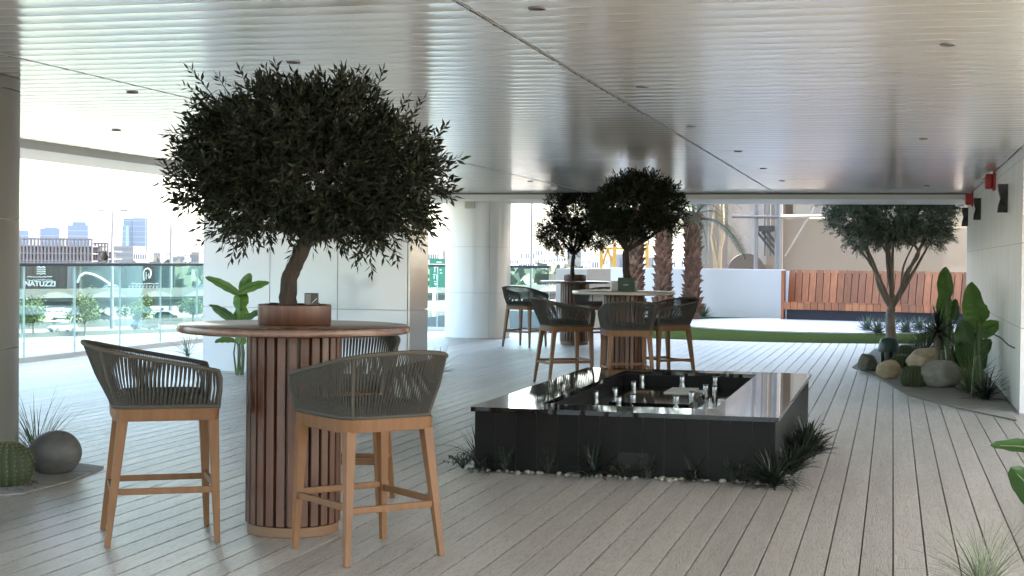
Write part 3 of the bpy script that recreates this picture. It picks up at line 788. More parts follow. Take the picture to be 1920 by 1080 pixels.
def rock(loc, dims, mt, lab, seed, rough=.12, flat=.12, rz=0):
    random.seed(seed); n, m_ = 40, 24; b = MB(); vs = []
    offs = [(rdir(), rr(.5, 1.0)) for _ in range(9)]
    cut = [(rdir(), rr(.72, .92)) for _ in range(7)]
    for i in range(m_ + 1):
        ph = -PI / 2 + PI * i / m_
        for k in range(n):
            a = 2 * PI * k / n; dv = Vector((math.cos(ph) * math.cos(a), math.cos(ph) * math.sin(a), math.sin(ph)))
            r = 1 + rough * sum(math.sin(3.1 * dv.dot(o[0]) * o[1] + j) for j, o in enumerate(offs)) / 3
            p = dv * r
            if flat:
                for nrm, dd in cut:
                    s = p.dot(nrm)
                    if s > dd: p = p - nrm * (s - dd) * min(1, flat * 7)
            vs.append(Vector((p.x * dims[0] / 2, p.y * dims[1] / 2, max(p.z * dims[2] / 2, -dims[2] * .42))))
    b.add(vs, [(i * n + k, i * n + (k + 1) % n, (i + 1) * n + (k + 1) % n, (i + 1) * n + k) for i in range(m_) for k in range(n)])
    o = b.build('boulder', mt, smooth='all'); o.location = (loc[0], loc[1], dims[2] * .42 + (loc[2] if len(loc) > 2 else 0)); o.rotation_euler = (0, 0, rz)
    return tag(o, lab, 'boulder')
def cactus(loc, r, h, lab, n=20):
    t = thing('barrel_cactus', lab, 'cactus', (loc[0], loc[1], 0), rr(0, 1)); b = MB(); s = MB()
    seg = n * 4; rows = 14; vs = []
    for i in range(rows + 1):
        ph = -.9 + (PI / 2 + .9) * i / rows
        for k in range(seg):
            a = 2 * PI * k / seg; q = 1 - .20 * (.5 - .5 * math.cos(n * a)) * math.cos(ph) ** .5
            rad = r * max(math.cos(ph), .0) ** .75 * q
            z = h * (.42 + .58 * math.sin(ph)) if ph > 0 else h * .42 * (1 + math.sin(ph) / math.sin(.9))
            vs.append(Vector((rad * math.cos(a), rad * math.sin(a), z)))
            if k % 4 == 0 and i > 0:
                c_ = vs[-1]
                for j in range(4):
                    dv = (Vector((c_.x, c_.y, (z - h * .4) * .8)).normalized() + rdir() * .8).normalized()
                    s.add([c_, c_ + rdir() * .0025, c_ + dv * rr(.014, .026)], [(0, 1, 2)])
    b.add(vs, [(i * seg + k, i * seg + (k + 1) % seg, (i + 1) * seg + (k + 1) % seg, (i + 1) * seg + k) for i in range(rows) for k in range(seg)])
    b.build('body', M['cactus'], t, smooth='all'); s.build('spines', M['spine'], t); return t

# left bed
random.seed(21)
p = [onz(*q) for q in ((-60, 935), (-60, 860), (60, 858), (195, 878), (130, 905), (40, 928))]
struct(MB().poly([(v.x, v.y) for v in p], .001, .012).build('stone_bed', M['slate']))
q = P0z(106, 888); rock((q.x, q.y, .01), (.325, .33, .29), M['rock_dark'], 'smooth round dark boulder beside the barrel cactus at left', 3, .05, 0)
q = P0z(12, 912); cactus((q.x, q.y), .155, .27, 'barrel cactus cut by the left edge of the picture')
gr = MB(); random.seed(5)
for k in range(60):
    v = onz(rr(-40, 70), rr(895, 925)); pebble(gr, (v.x, v.y, .016), rr(.008, .016))
tag(gr.build('gravel', M['rock_dark'], smooth='all'), 'dark gravel scattered round the left barrel cactus', 'gravel', kind='stuff')

# right bed
p = [onz(*q) for q in ((1598, 690), (1650, 712), (1700, 742), (1790, 765), (1906, 790), (1899, 745), (1840, 672), (1817, 645), (1720, 645), (1640, 655))]
struct(MB().poly([(min(v.x, 1.168), v.y) for v in p], .001, .014).build('slate_bed', M['slate']))
def bed(px, py): q = onz(px, py); return (q.x, q.y)
rock((*bed(1627, 697), .01), (.265, .24, .245), M['rock_olive'], 'upright olive-grey boulder at the left end of the right planting bed', 11, .08, .1)
rock((*bed(1665, 711), .01), (.335, .26, .24), M['rock_tan'], 'pale tan boulder lying between the two barrel cacti', 12, .12, .14)
rock((*bed(1768, 728), .01), (.50, .34, .355), M['rock_grey'], 'large grey angular boulder in front of the yucca stem', 17, .16, .14)
rock((*bed(1730, 700), .01), (.46, .4, .36), M['rock_tan'], 'rough wide tan boulder behind the barrel cacti', 14, .12, .12)
rock((*bed(1760, 683), .01), (.3, .3, .22), M['rock_grey'], 'small grey boulder under the spiky leaves by the yucca', 19, .1, .12)
random.seed(8)
cactus(bed(1714, 726), .158, .245, 'barrel cactus in front, touching the large grey boulder', 22)
cactus(bed(1691, 697), .155, .22, 'barrel cactus just behind the pale tan boulder', 22)
cactus(bed(1697, 672), .14, .2, 'barrel cactus farthest back, beside the teal garden speaker', 20)
# garden speaker bollard
q = bed(1666, 688)
t = thing('garden_speaker', 'teal mushroom-shaped garden speaker standing in the right planting bed', 'garden speaker', (*q, 0), 0)
MB().lathe([(0, .21), (.137, .21), (.142, .23), (.135, .29), (.118, .36), (.10, .385), (.05, .395), (0, .396)], 40).build('cap', M['bollard'], t, smooth=True)
g = MB()
for k in range(8):
    if k in (5, 6): continue
    a = 2 * PI * k / 8 + .2; g.box((.098 * math.cos(a), .098 * math.sin(a), .12), (.02, .05, .18), a)
g.build('slotted_body', M['bollard'], t)
MB().lathe([(0, .0), (.125, 0), (.125, .02), (.115, .03), (0, .03)], 32).build('base', M['bollard'], t, smooth=True)
MB().lathe([(.07, .03), (.05, .2)], 20).build('driver_cone', M['blackmetal'], t, smooth=True)

fv = cf.copy(); fv.z = 0; fv.normalize()
def paddle(parent, base, tip_dir, L, w, stalk_from, mt, droop=.35, roll=0.0, name='leaf'):
    """a folded paddle leaf with a midrib on its own stalk; base = where blade starts"""
    base = Vector(base); dv = Vector(tip_dir).normalized(); n = 14
    side = dv.cross(fv).normalized()
    side = Quaternion(dv, (roll - 1.45) * .9) @ side
    vs = []; p = base.copy(); q = dv.copy(); mid = []
    for i in range(n + 1):
        t = i / n; ww = w * (math.sin(PI * min(1, (t * .92 + .05)) ** .8)) ** .62 * (1 if t < 1 else .1)
        nrm = side.cross(q).normalized(); wav = .10 * w * math.sin(t * 23 + L * 30)
        mid.append(p.copy())
        vs += [p - side * ww + nrm * (ww * .28 + wav), p - side * ww * .5 + nrm * ww * .12, p.copy(), p + side * ww * .5 + nrm * ww * .12, p + side * ww + nrm * (ww * .28 - wav)]
        p = p + q * (L / n); q = (q + Vector((0, 0, -droop / n))).normalized()
    fs = []
    for i in range(n):
        for k in range(4): a = i * 5 + k; fs.append((a, a + 1, a + 6, a + 5))
    o = MB().add(vs, fs).build(name, mt, parent, smooth='all')
    s = Vector(stalk_from); c1 = s + Vector((0, 0, (base.z - s.z) * .6))
    MB().tube([bez(s, c1, base - dv * L * .2, base, k / 8) for k in range(9)] + mid[1:-2], [.012 - .008 * k / (8 + len(mid) - 3) for k in range(6 + len(mid))], 6).build('stalk', M['stem'], o, smooth=True)
    return o
rv = cr.copy(); rv.z = 0; rv.normalize(); fv = cf.copy(); fv.z = 0; fv.normalize(); up = Vector((0, 0, 1))
def leaf_px(t, O, a, b, D, w, mt, droop=.0, roll=0.0, stalk=(0, 0, .05), dd=0):
    A = at(a[0], a[1], D) - O; B = at(b[0], b[1], D + dd) - O
    paddle(t, A, B - A, (B - A).length, w, stalk, mt, droop, roll)
# paddle plant behind the main table
D = 16.1; O = onz(447, 703); t = thing('paddle_leaf_plant', 'bright green paddle-leaved plant in front of the glossy panels behind the main table', 'plant', O)
leaf_px(t, O, (447, 552), (387, 514), D, .055, M['paddle'], .2, 1.0)
leaf_px(t, O, (447, 548), (500, 517), D, .06, M['paddle'], .5, .9)
leaf_px(t, O, (450, 578), (452, 540), D, .085, M['paddle'], .0, 1.4, dd=.1)
leaf_px(t, O, (452, 545), (470, 512), D + .2, .06, M['paddle'], .0, 1.5)
leaf_px(t, O, (450, 612), (453, 570), D, .09, M['paddle'], .0, 1.4, dd=.05)
leaf_px(t, O, (440, 600), (395, 566), D, .05, M['paddle_dark'], .3, .8)
leaf_px(t, O, (440, 605), (402, 572), D + .2, .05, M['paddle'], .4, 1.2)
leaf_px(t, O, (458, 600), (490, 572), D, .05, M['paddle_dark'], .5, .6)
leaf_px(t, O, (440, 640), (402, 633), D, .05, M['paddle'], .5, .6)
leaf_px(t, O, (449, 645), (455, 628), D, .06, M['paddle'], .0, 1.4)
s = MB(); random.seed(4)
for k in range(9): a = rr(0, 6.28); s.tube([(.05 * math.cos(a), .05 * math.sin(a), 0), (.07 * math.cos(a + .4), .07 * math.sin(a + .4), .25), (.02 * math.cos(a), .02 * math.sin(a), .62)], [.012, .009, .006], 6)
s.build('stems', M['stem'], t, smooth=True)
# big paddle plant on the right
D = 17.2; O = onz(1832, 748); t = thing('paddle_leaf_plant', 'large dark green paddle-leaved plant against the right stone wall', 'plant', O)
for a, b_, w, mt, dr, ro, dd in (((1832, 622), (1822, 528), .135, 'paddle', .0, 1.45, .15), ((1836, 695), (1802, 600), .165, 'paddle_dark', .0, 1.3, 0),
                               ((1832, 628), (1872, 598), .10, 'paddle', .3, 1.0, 0), ((1828, 668), (1858, 636), .09, 'paddle_dark', .0, 1.2, 0), ((1838, 600), (1830, 560), .14, 'paddle', .0, 1.5, .1),
                               ((1822, 690), (1802, 640), .11, 'paddle_dark', .0, 1.2, -.1)):
    leaf_px(t, O, a, b_, D, w, M[mt], dr, ro, dd=dd)
s = MB()
for k in range(8): a = rr(0, 6.28); s.tube([(.05 * math.cos(a), .05 * math.sin(a), 0), (.06 * math.cos(a + .4), .06 * math.sin(a + .4), .2), (.03 * math.cos(a), .03 * math.sin(a), .45)], [.02, .014, .01], 6)
s.build('stems', M['stem'], t, smooth=True)
D = 19.6; O = onz(1776, 712); t = thing('paddle_leaf_plant', 'narrow upright paddle-leaved plant standing behind the yucca', 'plant', O)
for a, b_, w, mt in (((1774, 560), (1773, 500), .11, 'paddle'), ((1776, 600), (1770, 545), .12, 'paddle'), ((1772, 640), (1776, 590), .11, 'paddle_dark'), ((1790, 600), (1792, 560), .07, 'paddle_dark')):
    leaf_px(t, O, a, b_, D, w, M[mt], 0, 1.5, dd=.1)
# leaves reaching in from the right edge, near
D = 8.6; O = onz(2010, 960); t = thing('paddle_leaf_plant', 'dark paddle leaves reaching in from the right edge of the picture', 'plant', O)
leaf_px(t, O, (1985, 848), (1858, 823), D, .05, M['paddle_dark'], .2, .9)
leaf_px(t, O, (1975, 965), (1900, 872), D, .10, M['paddle_dark'], .2, 1.0)
leaf_px(t, O, (1995, 905), (2090, 800), D, .10, M['paddle_dark'], .4, 1.0)
# yucca on a stem
q = bed(1757, 720)
t = thing('yucca', 'yucca with a rosette of dark narrow leaves on a bare stem in the right bed', 'yucca', (*q, 0)); b = MB(); random.seed(9)
for k in range(90):
    a = rr(0, 6.28); e_ = rr(-.35, 1.4); blade(b, (0, 0, .60 + rr(-.05, .05)), (math.cos(a) * math.cos(e_), math.sin(a) * math.cos(e_), math.sin(e_)), rr(.24, .36), .012, .55, 5, .4)
b.build('leaves', M['spike'], t); MB().tube([(0, 0, 0), (.005, 0, .3), (0, 0, .6)], [.032, .027, .03], 10).build('trunk', M['bark2'], t, smooth=True)
tuft('spiky_plant', (*bed(1848, 752), 0), 'dark spiky plant at the front right of the bed beside the wall', 'plant', 90, .40, .009, M['spike'], .8)
for px, py, L, lab in ((1790, 700, .42, 'spiky green plant between the yucca and the big paddle leaves'), (1735, 668, .45, 'spiky green clump at the back of the right bed behind the cacti'), (1765, 660, .5, 'tall spiky green clump behind the yucca stem'), (1800, 690, .4, 'dense green spiky clump right behind the grey boulder'), (1815, 738, .36, 'small spiky green plant between the grey boulder and the paddle plant stems')):
    tuft('spiky_plant', (*bed(px, py), 0), lab, 'plant', 110, L * 1.5, .009, M['grassy'], .8, upmin=.45)
tuft('ornamental_grass', (*bed(1712, 668), 0), 'fine grey-green grass mound at the back left of the right bed', 'grass tuft', 260, .42, .004, M['grassy'], 1.3)
tuft('small_weed', (*bed(1645, 700), 0), 'small dark weed between the olive-grey and tan boulders', 'plant', 26, .13, .006, M['spike'], .8)

# agaves near the courtyard
def agave(loc, r, lab, seed):
    random.seed(seed); t = thing('agave', lab, 'agave', loc, 0, 'agaves round the courtyard'); b = MB()
    for k in range(40):
        a = k * 2.4; e_ = .1 + 1.25 * k / 40; blade(b, (0, 0, .02), (math.cos(a) * math.cos(e_), math.sin(a) * math.cos(e_), math.sin(e_)), r * rr(.85, 1.05), .028, .25, 4, .5)
    b.build('leaves', M['agave'], t); MB().lathe([(.05, -.01), (.05, .03), (0, .05)], 10).build('crown_base', M['agave'], t)
for i, (px, py, r, lab) in enumerate(((1262, 604, .34, 'agave closest to the middle table, left of the palm foot'), (1282, 598, .36, 'agave at the foot of the right-hand palm, left side'), (1318, 596, .38, 'agave right of the right-hand palm by the white wall'), (1334, 593, .28, 'small agave farthest right of the palms'),
                                    (1625, 622, .36, 'agave at the left end of the row under the courtyard olive tree'), (1645, 628, .36, 'agave second from left under the courtyard olive tree'), (1670, 620, .36, 'agave directly behind the courtyard olive trunk'), (1697, 626, .36, 'agave just right of the courtyard olive trunk'), (1722, 622, .36, 'agave second from right under the courtyard olive tree'), (1745, 628, .34, 'agave at the right end of the row behind the yucca'))):
    q = onz(px, py); agave((q.x, q.y, .0), r, lab, 30 + i)

# ---- olive trees
def leaves_on(mb, p, dv, L, nl, ll, lw):
    """one twig with alternate narrow leaves"""
    dv = dv.normalized(); q = p.copy(); o = dv.orthogonal().normalized(); o2 = dv.cross(o)
    for i in range(nl):
        t = (i + 1) / nl; q = p + dv * (L * t) + Vector((0, 0, -.12 * L * t * t)); a = i * 2.4 + rr(-.4, .4)
        ld = (dv * rr(.5, 1.0) + (o * math.cos(a) + o2 * math.sin(a)) * rr(.5, .9)).normalized() if i < nl - 1 else dv
        s = ld.cross(rdir()); s = s.normalized() if s.length > .01 else o
        l = ll * rr(.7, 1.15); w = lw * rr(.7, 1.1); n_ = s.cross(ld) * (l * .06)
        mb.v.extend((q, q + ld * (l * .45) + s * w + n_, q + ld * l, q + ld * (l * .45) - s * w + n_))
        k = len(mb.v) - 4; mb.f.append((k, k + 1, k + 2)); mb.f.append((k, k + 2, k + 3))
def olive(name, loc, lab, trunks, lobes, ntwig, ll, lw, mt_leaf, mt_bark, tl, seed, cat='olive tree', shell=.55, nl=10, sprigs=()):
    """lobes: [(centre, radii)] in world metres"""
    random.seed(seed); t = thing(name, lab, cat, loc); O = Vector(loc)
    tr = MB(); tips = []
    for path, r_a, r_b in trunks:
        n = len(path); P = [crom([Vector(p) for p in path], k / (n * 4)) for k in range(n * 4 + 1)]
        tr.tube([p - O + rdir() * r_b * .12 for p in P], [r_a + (r_b - r_a) * (k / (n * 4)) ** .8 for k in range(n * 4 + 1)], 10)
        tips.append((Vector(path[-1]), r_b))
    lw_tot = [l[1][0] * l[1][1] * l[1][2] for l in lobes]
    cen = sum((Vector(l[0]) for l in lobes), Vector()) / len(lobes)
    for c_, rad in lobes:
        for k in range(5):
            tp, rb = random.choice(tips); c_ = Vector(c_); d_ = rdir(); e_ = c_ + Vector((d_.x * rad[0], d_.y * rad[1], d_.z * rad[2])) * .75
            mid = (tp + c_) / 2 + rdir() * .1 * rad[0]
            P = [bez(tp, mid, c_ * .6 + mid * .4, e_, j / 7) - O for j in range(8)]
            tr.tube(P, [rb * .6 * (1 - j / 8) + .003 for j in range(8)], 5, caps=False)
    tr.build('trunk', mt_bark, t, smooth=True)
    lf = MB(); tw = MB()
    for k in range(ntwig):
        c_, rad = random.choices(lobes, lw_tot)[0]; d_ = rdir(); s = rr(shell, 1.0) ** .7
        p = Vector(c_) + Vector((d_.x * rad[0], d_.y * rad[1], d_.z * rad[2])) * s * rr(.93, 1.03)
        out = (p - cen).normalized() * .7 + d_ * .5 + rdir() * .7 + Vector((0, 0, .15))
        L = tl * rr(.7, 1.3); out.normalize()
        leaves_on(lf, p - O - out * L * .6, out, L, nl, ll, lw)
        a = p - O - out * L * .9; tw.tube([a, p - O + out * L * .35], [tl * .012, tl * .006], 3, caps=False)
    for a, b_ in sprigs:
        a = Vector(a) - O; b_ = Vector(b_) - O; d_ = b_ - a; L = d_.length
        tw.tube([a - d_ * .4, a, b_], [.0035, .0025, .001], 4, caps=False); leaves_on(lf, a, d_, L, max(7, int(L / .0095)), ll, lw)
    lf.build('crown', mt_leaf, t); tw.build('twigs', mt_bark, t)
    return t
def lobes_px(L, D, depth=1.0):
    k = D / F_PX; out = []
    for (x, y, rx, ry, dd, rd) in L:
        c_ = at(x, y, D) + fv * dd; out.append((c_, (rx * k, rd * depth, ry * k)))
    return out
D1 = 7.62
lb = lobes_px([(455, 295, 105, 110, .05, .40), (400, 260, 55, 75, 0, .25), (390, 330, 55, 60, -.1, .25), (540, 225, 105, 78, -.1, .42), (640, 225, 95, 80, 0, .45), (600, 320, 140, 110, 0, .5), (735, 290, 80, 85, .05, .38), (775, 340, 62, 72, 0, .3),
               (490, 395, 95, 52, -.1, .35), (640, 405, 110, 48, .1, .4), (730, 400, 75, 48, 0, .3), (700, 455, 26, 32, -.1, .12), (430, 425, 28, 22, 0, .12), (790, 425, 22, 34, 0, .1), (515, 150, 14, 22, 0, .06), (660, 165, 40, 24, 0, .12), (375, 180, 14, 26, 0, .06)], D1)
K = D1
tk = [([at(541, 590, K), at(540, 548, K), at(547, 510, K), at(566, 474, K - .02), at(580, 430, K)], .048, .034)]
P5 = at(575, 445, K)
for tx, ty, dd in ((470, 330, .1), (540, 260, -.15), (640, 270, .15), (740, 340, 0), (690, 410, -.1)):
    q = at(tx, ty, K + dd); tk.append(([P5, P5 * .5 + q * .5 + Vector((0, 0, -.03)), q], .028, .010))
SPR = []
for x0, y0, x1, y1 in ((515, 165, 508, 104), (505, 150, 490, 118), (400, 175, 364, 130), (420, 165, 405, 140), (690, 160, 676, 122), (715, 165, 722, 138), (610, 160, 600, 130), (560, 155, 548, 132), (770, 225, 792, 185), (745, 200, 760, 178), (815, 270, 838, 238), (830, 310, 868, 298),
                       (350, 250, 308, 246), (345, 290, 306, 292), (345, 330, 318, 342), (370, 370, 345, 392), (410, 430, 376, 450), (450, 450, 438, 482), (470, 450, 462, 478), (690, 460, 694, 508), (672, 455, 668, 492), (700, 450, 722, 480), (740, 440, 748, 486), (780, 440, 792, 462), (810, 400, 832, 420), (560, 455, 546, 478), (605, 440, 612, 468), (640, 440, 652, 470), (830, 360, 856, 352), (330, 210, 352, 215), (655, 150, 650, 132), (470, 160, 462, 140)):
    dd = rr(-.2, .15); SPR.append((at(x0, y0, D1) + fv * dd, at(x1, y1, D1) + fv * dd))
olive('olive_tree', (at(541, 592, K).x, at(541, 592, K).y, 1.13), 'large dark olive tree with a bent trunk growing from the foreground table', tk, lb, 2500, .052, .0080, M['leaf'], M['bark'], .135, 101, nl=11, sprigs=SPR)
D3 = 17.1
lb = lobes_px([(1185, 385, 72, 58, 0, .42), (1145, 400, 42, 45, .1, .3), (1245, 385, 42, 50, 0, .3), (1190, 350, 60, 34, .0, .35), (1175, 425, 60, 28, 0, .3), (1265, 420, 22, 28, 0, .15)], D3)
P5 = at(1174, 470, D3)
tk = [([at(1178, 540, D3), at(1174, 500, D3), P5], .045, .036)] + [([P5, at((1174 + x) / 2, 445, D3), at(x, 405, D3)], .022, .009) for x in (1140, 1170, 1205, 1240)]
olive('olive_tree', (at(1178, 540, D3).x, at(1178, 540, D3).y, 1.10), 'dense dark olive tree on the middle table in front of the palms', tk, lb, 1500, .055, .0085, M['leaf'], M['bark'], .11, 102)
D2 = 25.1
lb = lobes_px([(1085, 400, 52, 55, 0, .5), (1058, 440, 46, 40, .1, .4), (1112, 430, 42, 42, 0, .35), (1092, 365, 42, 30, .0, .35), (1032, 430, 26, 36, 0, .25), (1045, 385, 26, 30, 0, .2)], D2)
P5 = at(1076, 478, D2)
tk = [([at(1073, 522, D2), at(1073, 500, D2), P5], .04, .03)] + [([P5, at((1076 + x) / 2, 460, D2), at(x, 430, D2)], .02, .008) for x in (1045, 1070, 1095, 1115)]
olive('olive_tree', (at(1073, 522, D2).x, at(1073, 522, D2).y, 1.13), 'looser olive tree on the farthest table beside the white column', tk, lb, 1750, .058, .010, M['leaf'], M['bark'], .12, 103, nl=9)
D4 = 27.6
lb = lobes_px([(1600, 410, 58, 36, 0, .6), (1665, 400, 62, 55, 0, .7), (1740, 405, 60, 46, .1, .65), (1610, 445, 38, 30, -.2, .4), (1670, 440, 55, 28, 0, .5), (1750, 440, 40, 30, 0, .4), (1660, 330, 100, 55, 0, .8), (1580, 370, 45, 40, 0, .5), (1770, 360, 45, 50, 0, .5)], D4)
P5 = at(1672, 578, D4); fk = at(1690, 545, D4)
tk = [([at(1671, 650, D4), at(1670, 615, D4), at(1670, 585, D4), P5], .105, .07), ([P5, at(1650, 540, D4), at(1636, 490, D4), at(1615, 450, D4)], .055, .026), ([at(1672, 570, D4), fk, at(1700, 510, D4), at(1722, 478, D4), at(1712, 455, D4)], .05, .022),
      ([at(1676, 560, D4), at(1666, 520, D4), at(1662, 470, D4)], .038, .02), ([at(1690, 540, D4), at(1694, 500, D4), at(1712, 460, D4 + .2)], .025, .014)]
q = at(1671, 642, D4)
olive('olive_tree', (q.x, q.y, 0), 'silvery multi-stemmed olive tree planted in the courtyard beyond the roof edge', tk, lb, 4200, .075, .011, M['leaf2'], M['bark2'], .16, 104, shell=.3)

# ---- palms
def palm(px, D, lab, seed, h=2.45):
    random.seed(seed); q = at(px, 600, D); t = thing('palm_tree', lab, 'palm tree', (q.x, q.y, 0), rr(0, 6), 'palms by the white wall')
    tr = MB().tube([(0, 0, -.05), (0, 0, .4), (0, 0, 1.5), (0, 0, h)], [.22, .16, .15, .17], 14)
    z = .05; k = 0
    while z < h:
        a = k * 2.4; r = .15 if z > .4 else .19; o = Vector((math.cos(a), math.sin(a), 0)); s = Vector((-o.y, o.x, 0)); w = rr(.05, .075); l = rr(.13, .24)
        b0 = o * (r - .02) + Vector((0, 0, z)); tip = b0 + o * rr(.08, .16) + Vector((0, 0, l))
        tr.add([b0 - s * w, b0 + s * w, tip + s * w * .35, tip - s * w * .35, b0 - s * w + Vector((0, 0, l * .9)) * 1, b0 + s * w + Vector((0, 0, l * .9)), tip + s * w * .3 - o * .02, tip - s * w * .3 - o * .02],
               [(0, 1, 2, 3), (3, 2, 6, 7), (1, 5, 6, 2), (0, 3, 7, 4), (4, 7, 6, 5)])
        z += .0135; k += 1
    tr.build('trunk', M['palm_trunk'], t)
    for k in range(22):
        a = k * 2.4 + .3; e_ = rr(.15, 1.3); fr_ = MB(); L = rr(1.6, 2.1); dv = Vector((math.cos(a) * math.cos(e_), math.sin(a) * math.cos(e_), math.sin(e_))); p = Vector((0, 0, h - .05)); P = []; n = 16
        for i in range(n + 1): P.append((p.copy(), dv.copy())); p = p + dv * (L / n); dv = (dv + Vector((0, 0, -1.9 / n))).normalized()
        fr_.tube([x[0] for x in P], [.022 * (1 - i / (n + 2)) for i in range(n + 1)], 4, caps=False)
        for i in range(3, n):
            for j in (0, .5):
                for sd in (-1, 1):
                    b0 = P[i][0] + P[i][1] * (L / n * j); s = P[i][1].cross(Vector((0, 0, 1))).normalized()
                    blade(fr_, b0, s * sd + P[i][1] * .9 + Vector((0, 0, .1)), .42 * math.sin(PI * (i / n) ** .8) + .08, .012, .5, 2, .3)
        fr_.build('frond', M['palm_leaf'], t)
    dr = MB()
    for k in range(14):
        a = rr(0, 6.28); o = Vector((math.cos(a), math.sin(a), 0)); blade(dr, o * .12 + Vector((0, 0, h - .1)), o + Vector((0, 0, -.3)), rr(.5, .9), .02, 1.6, 5, .3)
    dr.build('dry_fronds', M['frond_dry'], t)
palm(1297, 36.6, 'palm on the right of the three with its shaggy trunk clear of the olive trees', 51)
palm(1242, 36.2, 'palm in the middle of the three, just right of the middle table tree', 52, 2.6)
palm(1190, 36.4, 'palm on the left of the three, its trunk hidden behind the middle olive tree', 53, 2.5)

# ================================================================== ceiling lights
dl = [(1007, 15), (248, 173), (1204, 162), (1777, 83), (550, 116), (1295, 237), (1384, 284), (1431, 316), (1466, 339), (1732, 260), (1738, 348), (218, 244), (994, 340)]
names = ['nearest the camera at the top of the picture', 'at the upper left, left of the long ceiling joint', 'second along the central row, above the dark olive reflections', 'near the top right corner', 'just above the crown of the foreground olive tree',
         'third along the central row', 'fourth along the central row', 'fifth along the central row', 'sixth and last along the central row near the roof edge', 'on the right side in front of the red alarms', 'on the right side close to the far roof edge', 'low on the left above the soffit', 'above the white round column']
d0 = None
for (px, py), nm in zip(dl, names):
    q = onz(px, py, CEIL); lab = 'small recessed round ceiling light ' + nm
    if d0 is None:
        d0 = thing('ceiling_light', lab, 'ceiling light', (q.x, q.y, CEIL), 0, 'recessed ceiling lights')
        MB().lathe([(.024, .0), (.034, -.006), (.038, -.007), (.04, -.003), (.04, .004)], 28).build('trim_ring', M['scaffold'], d0, smooth=True)
        MB().lathe([(0, .002), (.025, .002), (.025, -.003), (0, -.003)], 24).build('lens', M['blackmetal'], d0)
    else: dup(d0, (q.x, q.y, CEIL), label=lab)

# ---- bird on the handrail
q = onX(196, 492, RX); t = thing('bird', 'small brown bird perched on the handrail of the left glass railing', 'bird', (RX, q.y, 1.282), R(-60))
b = MB().tube([(-.10, 0, .03), (-.05, 0, .055), (-.01, 0, .075), (.03, 0, .10), (.045, 0, .135), (.055, 0, .158), (.075, 0, .160)], [.006, .022, .042, .040, .025, .026, .008], 12)
b.build('body', M['bird'], t, smooth='all')
MB().tube([(.078, 0, .160), (.098, 0, .156)], [.006, .001], 6).build('beak', M['beak'], t)
for s in (-1, 1): MB().tube([(-.0, s * .015, .045), (.005, s * .016, .0)], .0035, 5).build('leg', M['beak'], t)
for s in (-1, 1): MB().tube([(.02, s * .037, .10), (-.03, s * .044, .075), (-.10, s * .02, .035)], [.012, .016, .004], 6).build('wing', M['bird'], t, smooth=True)

# ================================================================== CITY
GZ = -10.5
gs = 9000
struct(MB().add([Vector((-gs, -gs, GZ)), Vector((gs, -gs, GZ)), Vector((gs, gs, GZ)), Vector((-gs, gs, GZ))], [(0, 1, 2, 3)]).build('ground', M['ground']))
def cz(px, py, D, z=None):
    q = at(px, py, D)
    if z is not None: q.z = z
    return q
road_dir = (onz(380, 620, GZ) - onz(40, 632, GZ)); road_dir.z = 0; road_dir.normalize(); road_n = Vector((-road_dir.y, road_dir.x, 0))
if road_n.dot(fv) < 0: road_n = -road_n
ro = onz(40, 634, GZ); ra = math.atan2(road_dir.y, road_dir.x)
def rp(u, v, z): q = ro + road_dir * u + road_n * v; return Vector((q.x, q.y, z))
def strip(mb, v0, v1, z0, z1, u0=-260, u1=420): mb.box(rp((u0 + u1) / 2, (v0 + v1) / 2, (z0 + z1) / 2), (u1 - u0, v1 - v0, z1 - z0), ra)
b = MB(); strip(b, -2, 22, GZ, GZ + .05); strip(b, 26, 48, GZ, GZ + .05); strip(b, 60, 110, GZ, GZ + .05); strip(b, -60, -14, GZ, GZ + .05)
struct(b.build('road', M['asphalt']))
b = MB()
for v in (5, 11.5, 17, 32, 38, 43):
    for k in range(60): b.box(rp(-250 + k * 11, v, GZ + .056), (4, .2, .004), ra)
struct(b.build('lane_markings', M['signwhite']))
b = MB(); strip(b, -13.9, -2.1, GZ, GZ + .15)
struct(b.build('pavement', M['concrete_pale']))
b = MB(); strip(b, 22.05, 22.5, GZ, GZ + 1.0); strip(b, 25.5, 25.95, GZ, GZ + 1.0)
tag(b.build('road_barrier', M['concrete']), 'low concrete barrier between the two carriageways', 'barrier')
b = MB(); strip(b, 22.6, 25.4, GZ, GZ + .2); struct(b.build('median', M['turf']))
b = MB(); strip(b, -2.05, -1.7, GZ + .16, GZ + .8)
tag(b.build('kerb_barrier', M['concrete']), 'low roadside barrier on the near side of the highway', 'barrier')
# flyover
t = thing('flyover', 'long concrete road bridge with a scalloped parapet crossing behind the trees', 'bridge', rp(0, 30, GZ), ra)
u0, u1 = -260, 460
zt, zb = GZ + 6.2, GZ + 3.2
MB().b2(u0, u1, 0, 14, zb - GZ + .9, zt - GZ - .7).build('deck_slab', M['concrete'], t)
MB().b2(u0, u1, 1.5, 12.5, zb - GZ - .3, zb - GZ + .9).build('girder', M['concrete'], t)
MB().b2(u0, u1, -.3, 0, zt - GZ - 1.6, zt - GZ).build('parapet', M['concrete'], t)
sca = MB(); k = 0
while u0 + k * 10 < u1:
    u = u0 + k * 10; P = [(u + 1.2 + 7.6 * j / 10, -.31 - .0, zt - GZ - 1.55 + 1.05 * math.sin(PI * j / 10)) for j in range(11)]
    vs = [Vector(p) for p in P] + [Vector((p[0], -.36, p[2])) for p in P]; sca.add(vs, [tuple(range(10, -1, -1)), tuple(range(11, 22))] + [(i, i + 1, 12 + i, 11 + i) for i in range(10)]); k += 1
sca.build('scallops', M['concrete_pale'], t)
uu = (onz(215, 628, GZ) - ro).dot(road_dir)
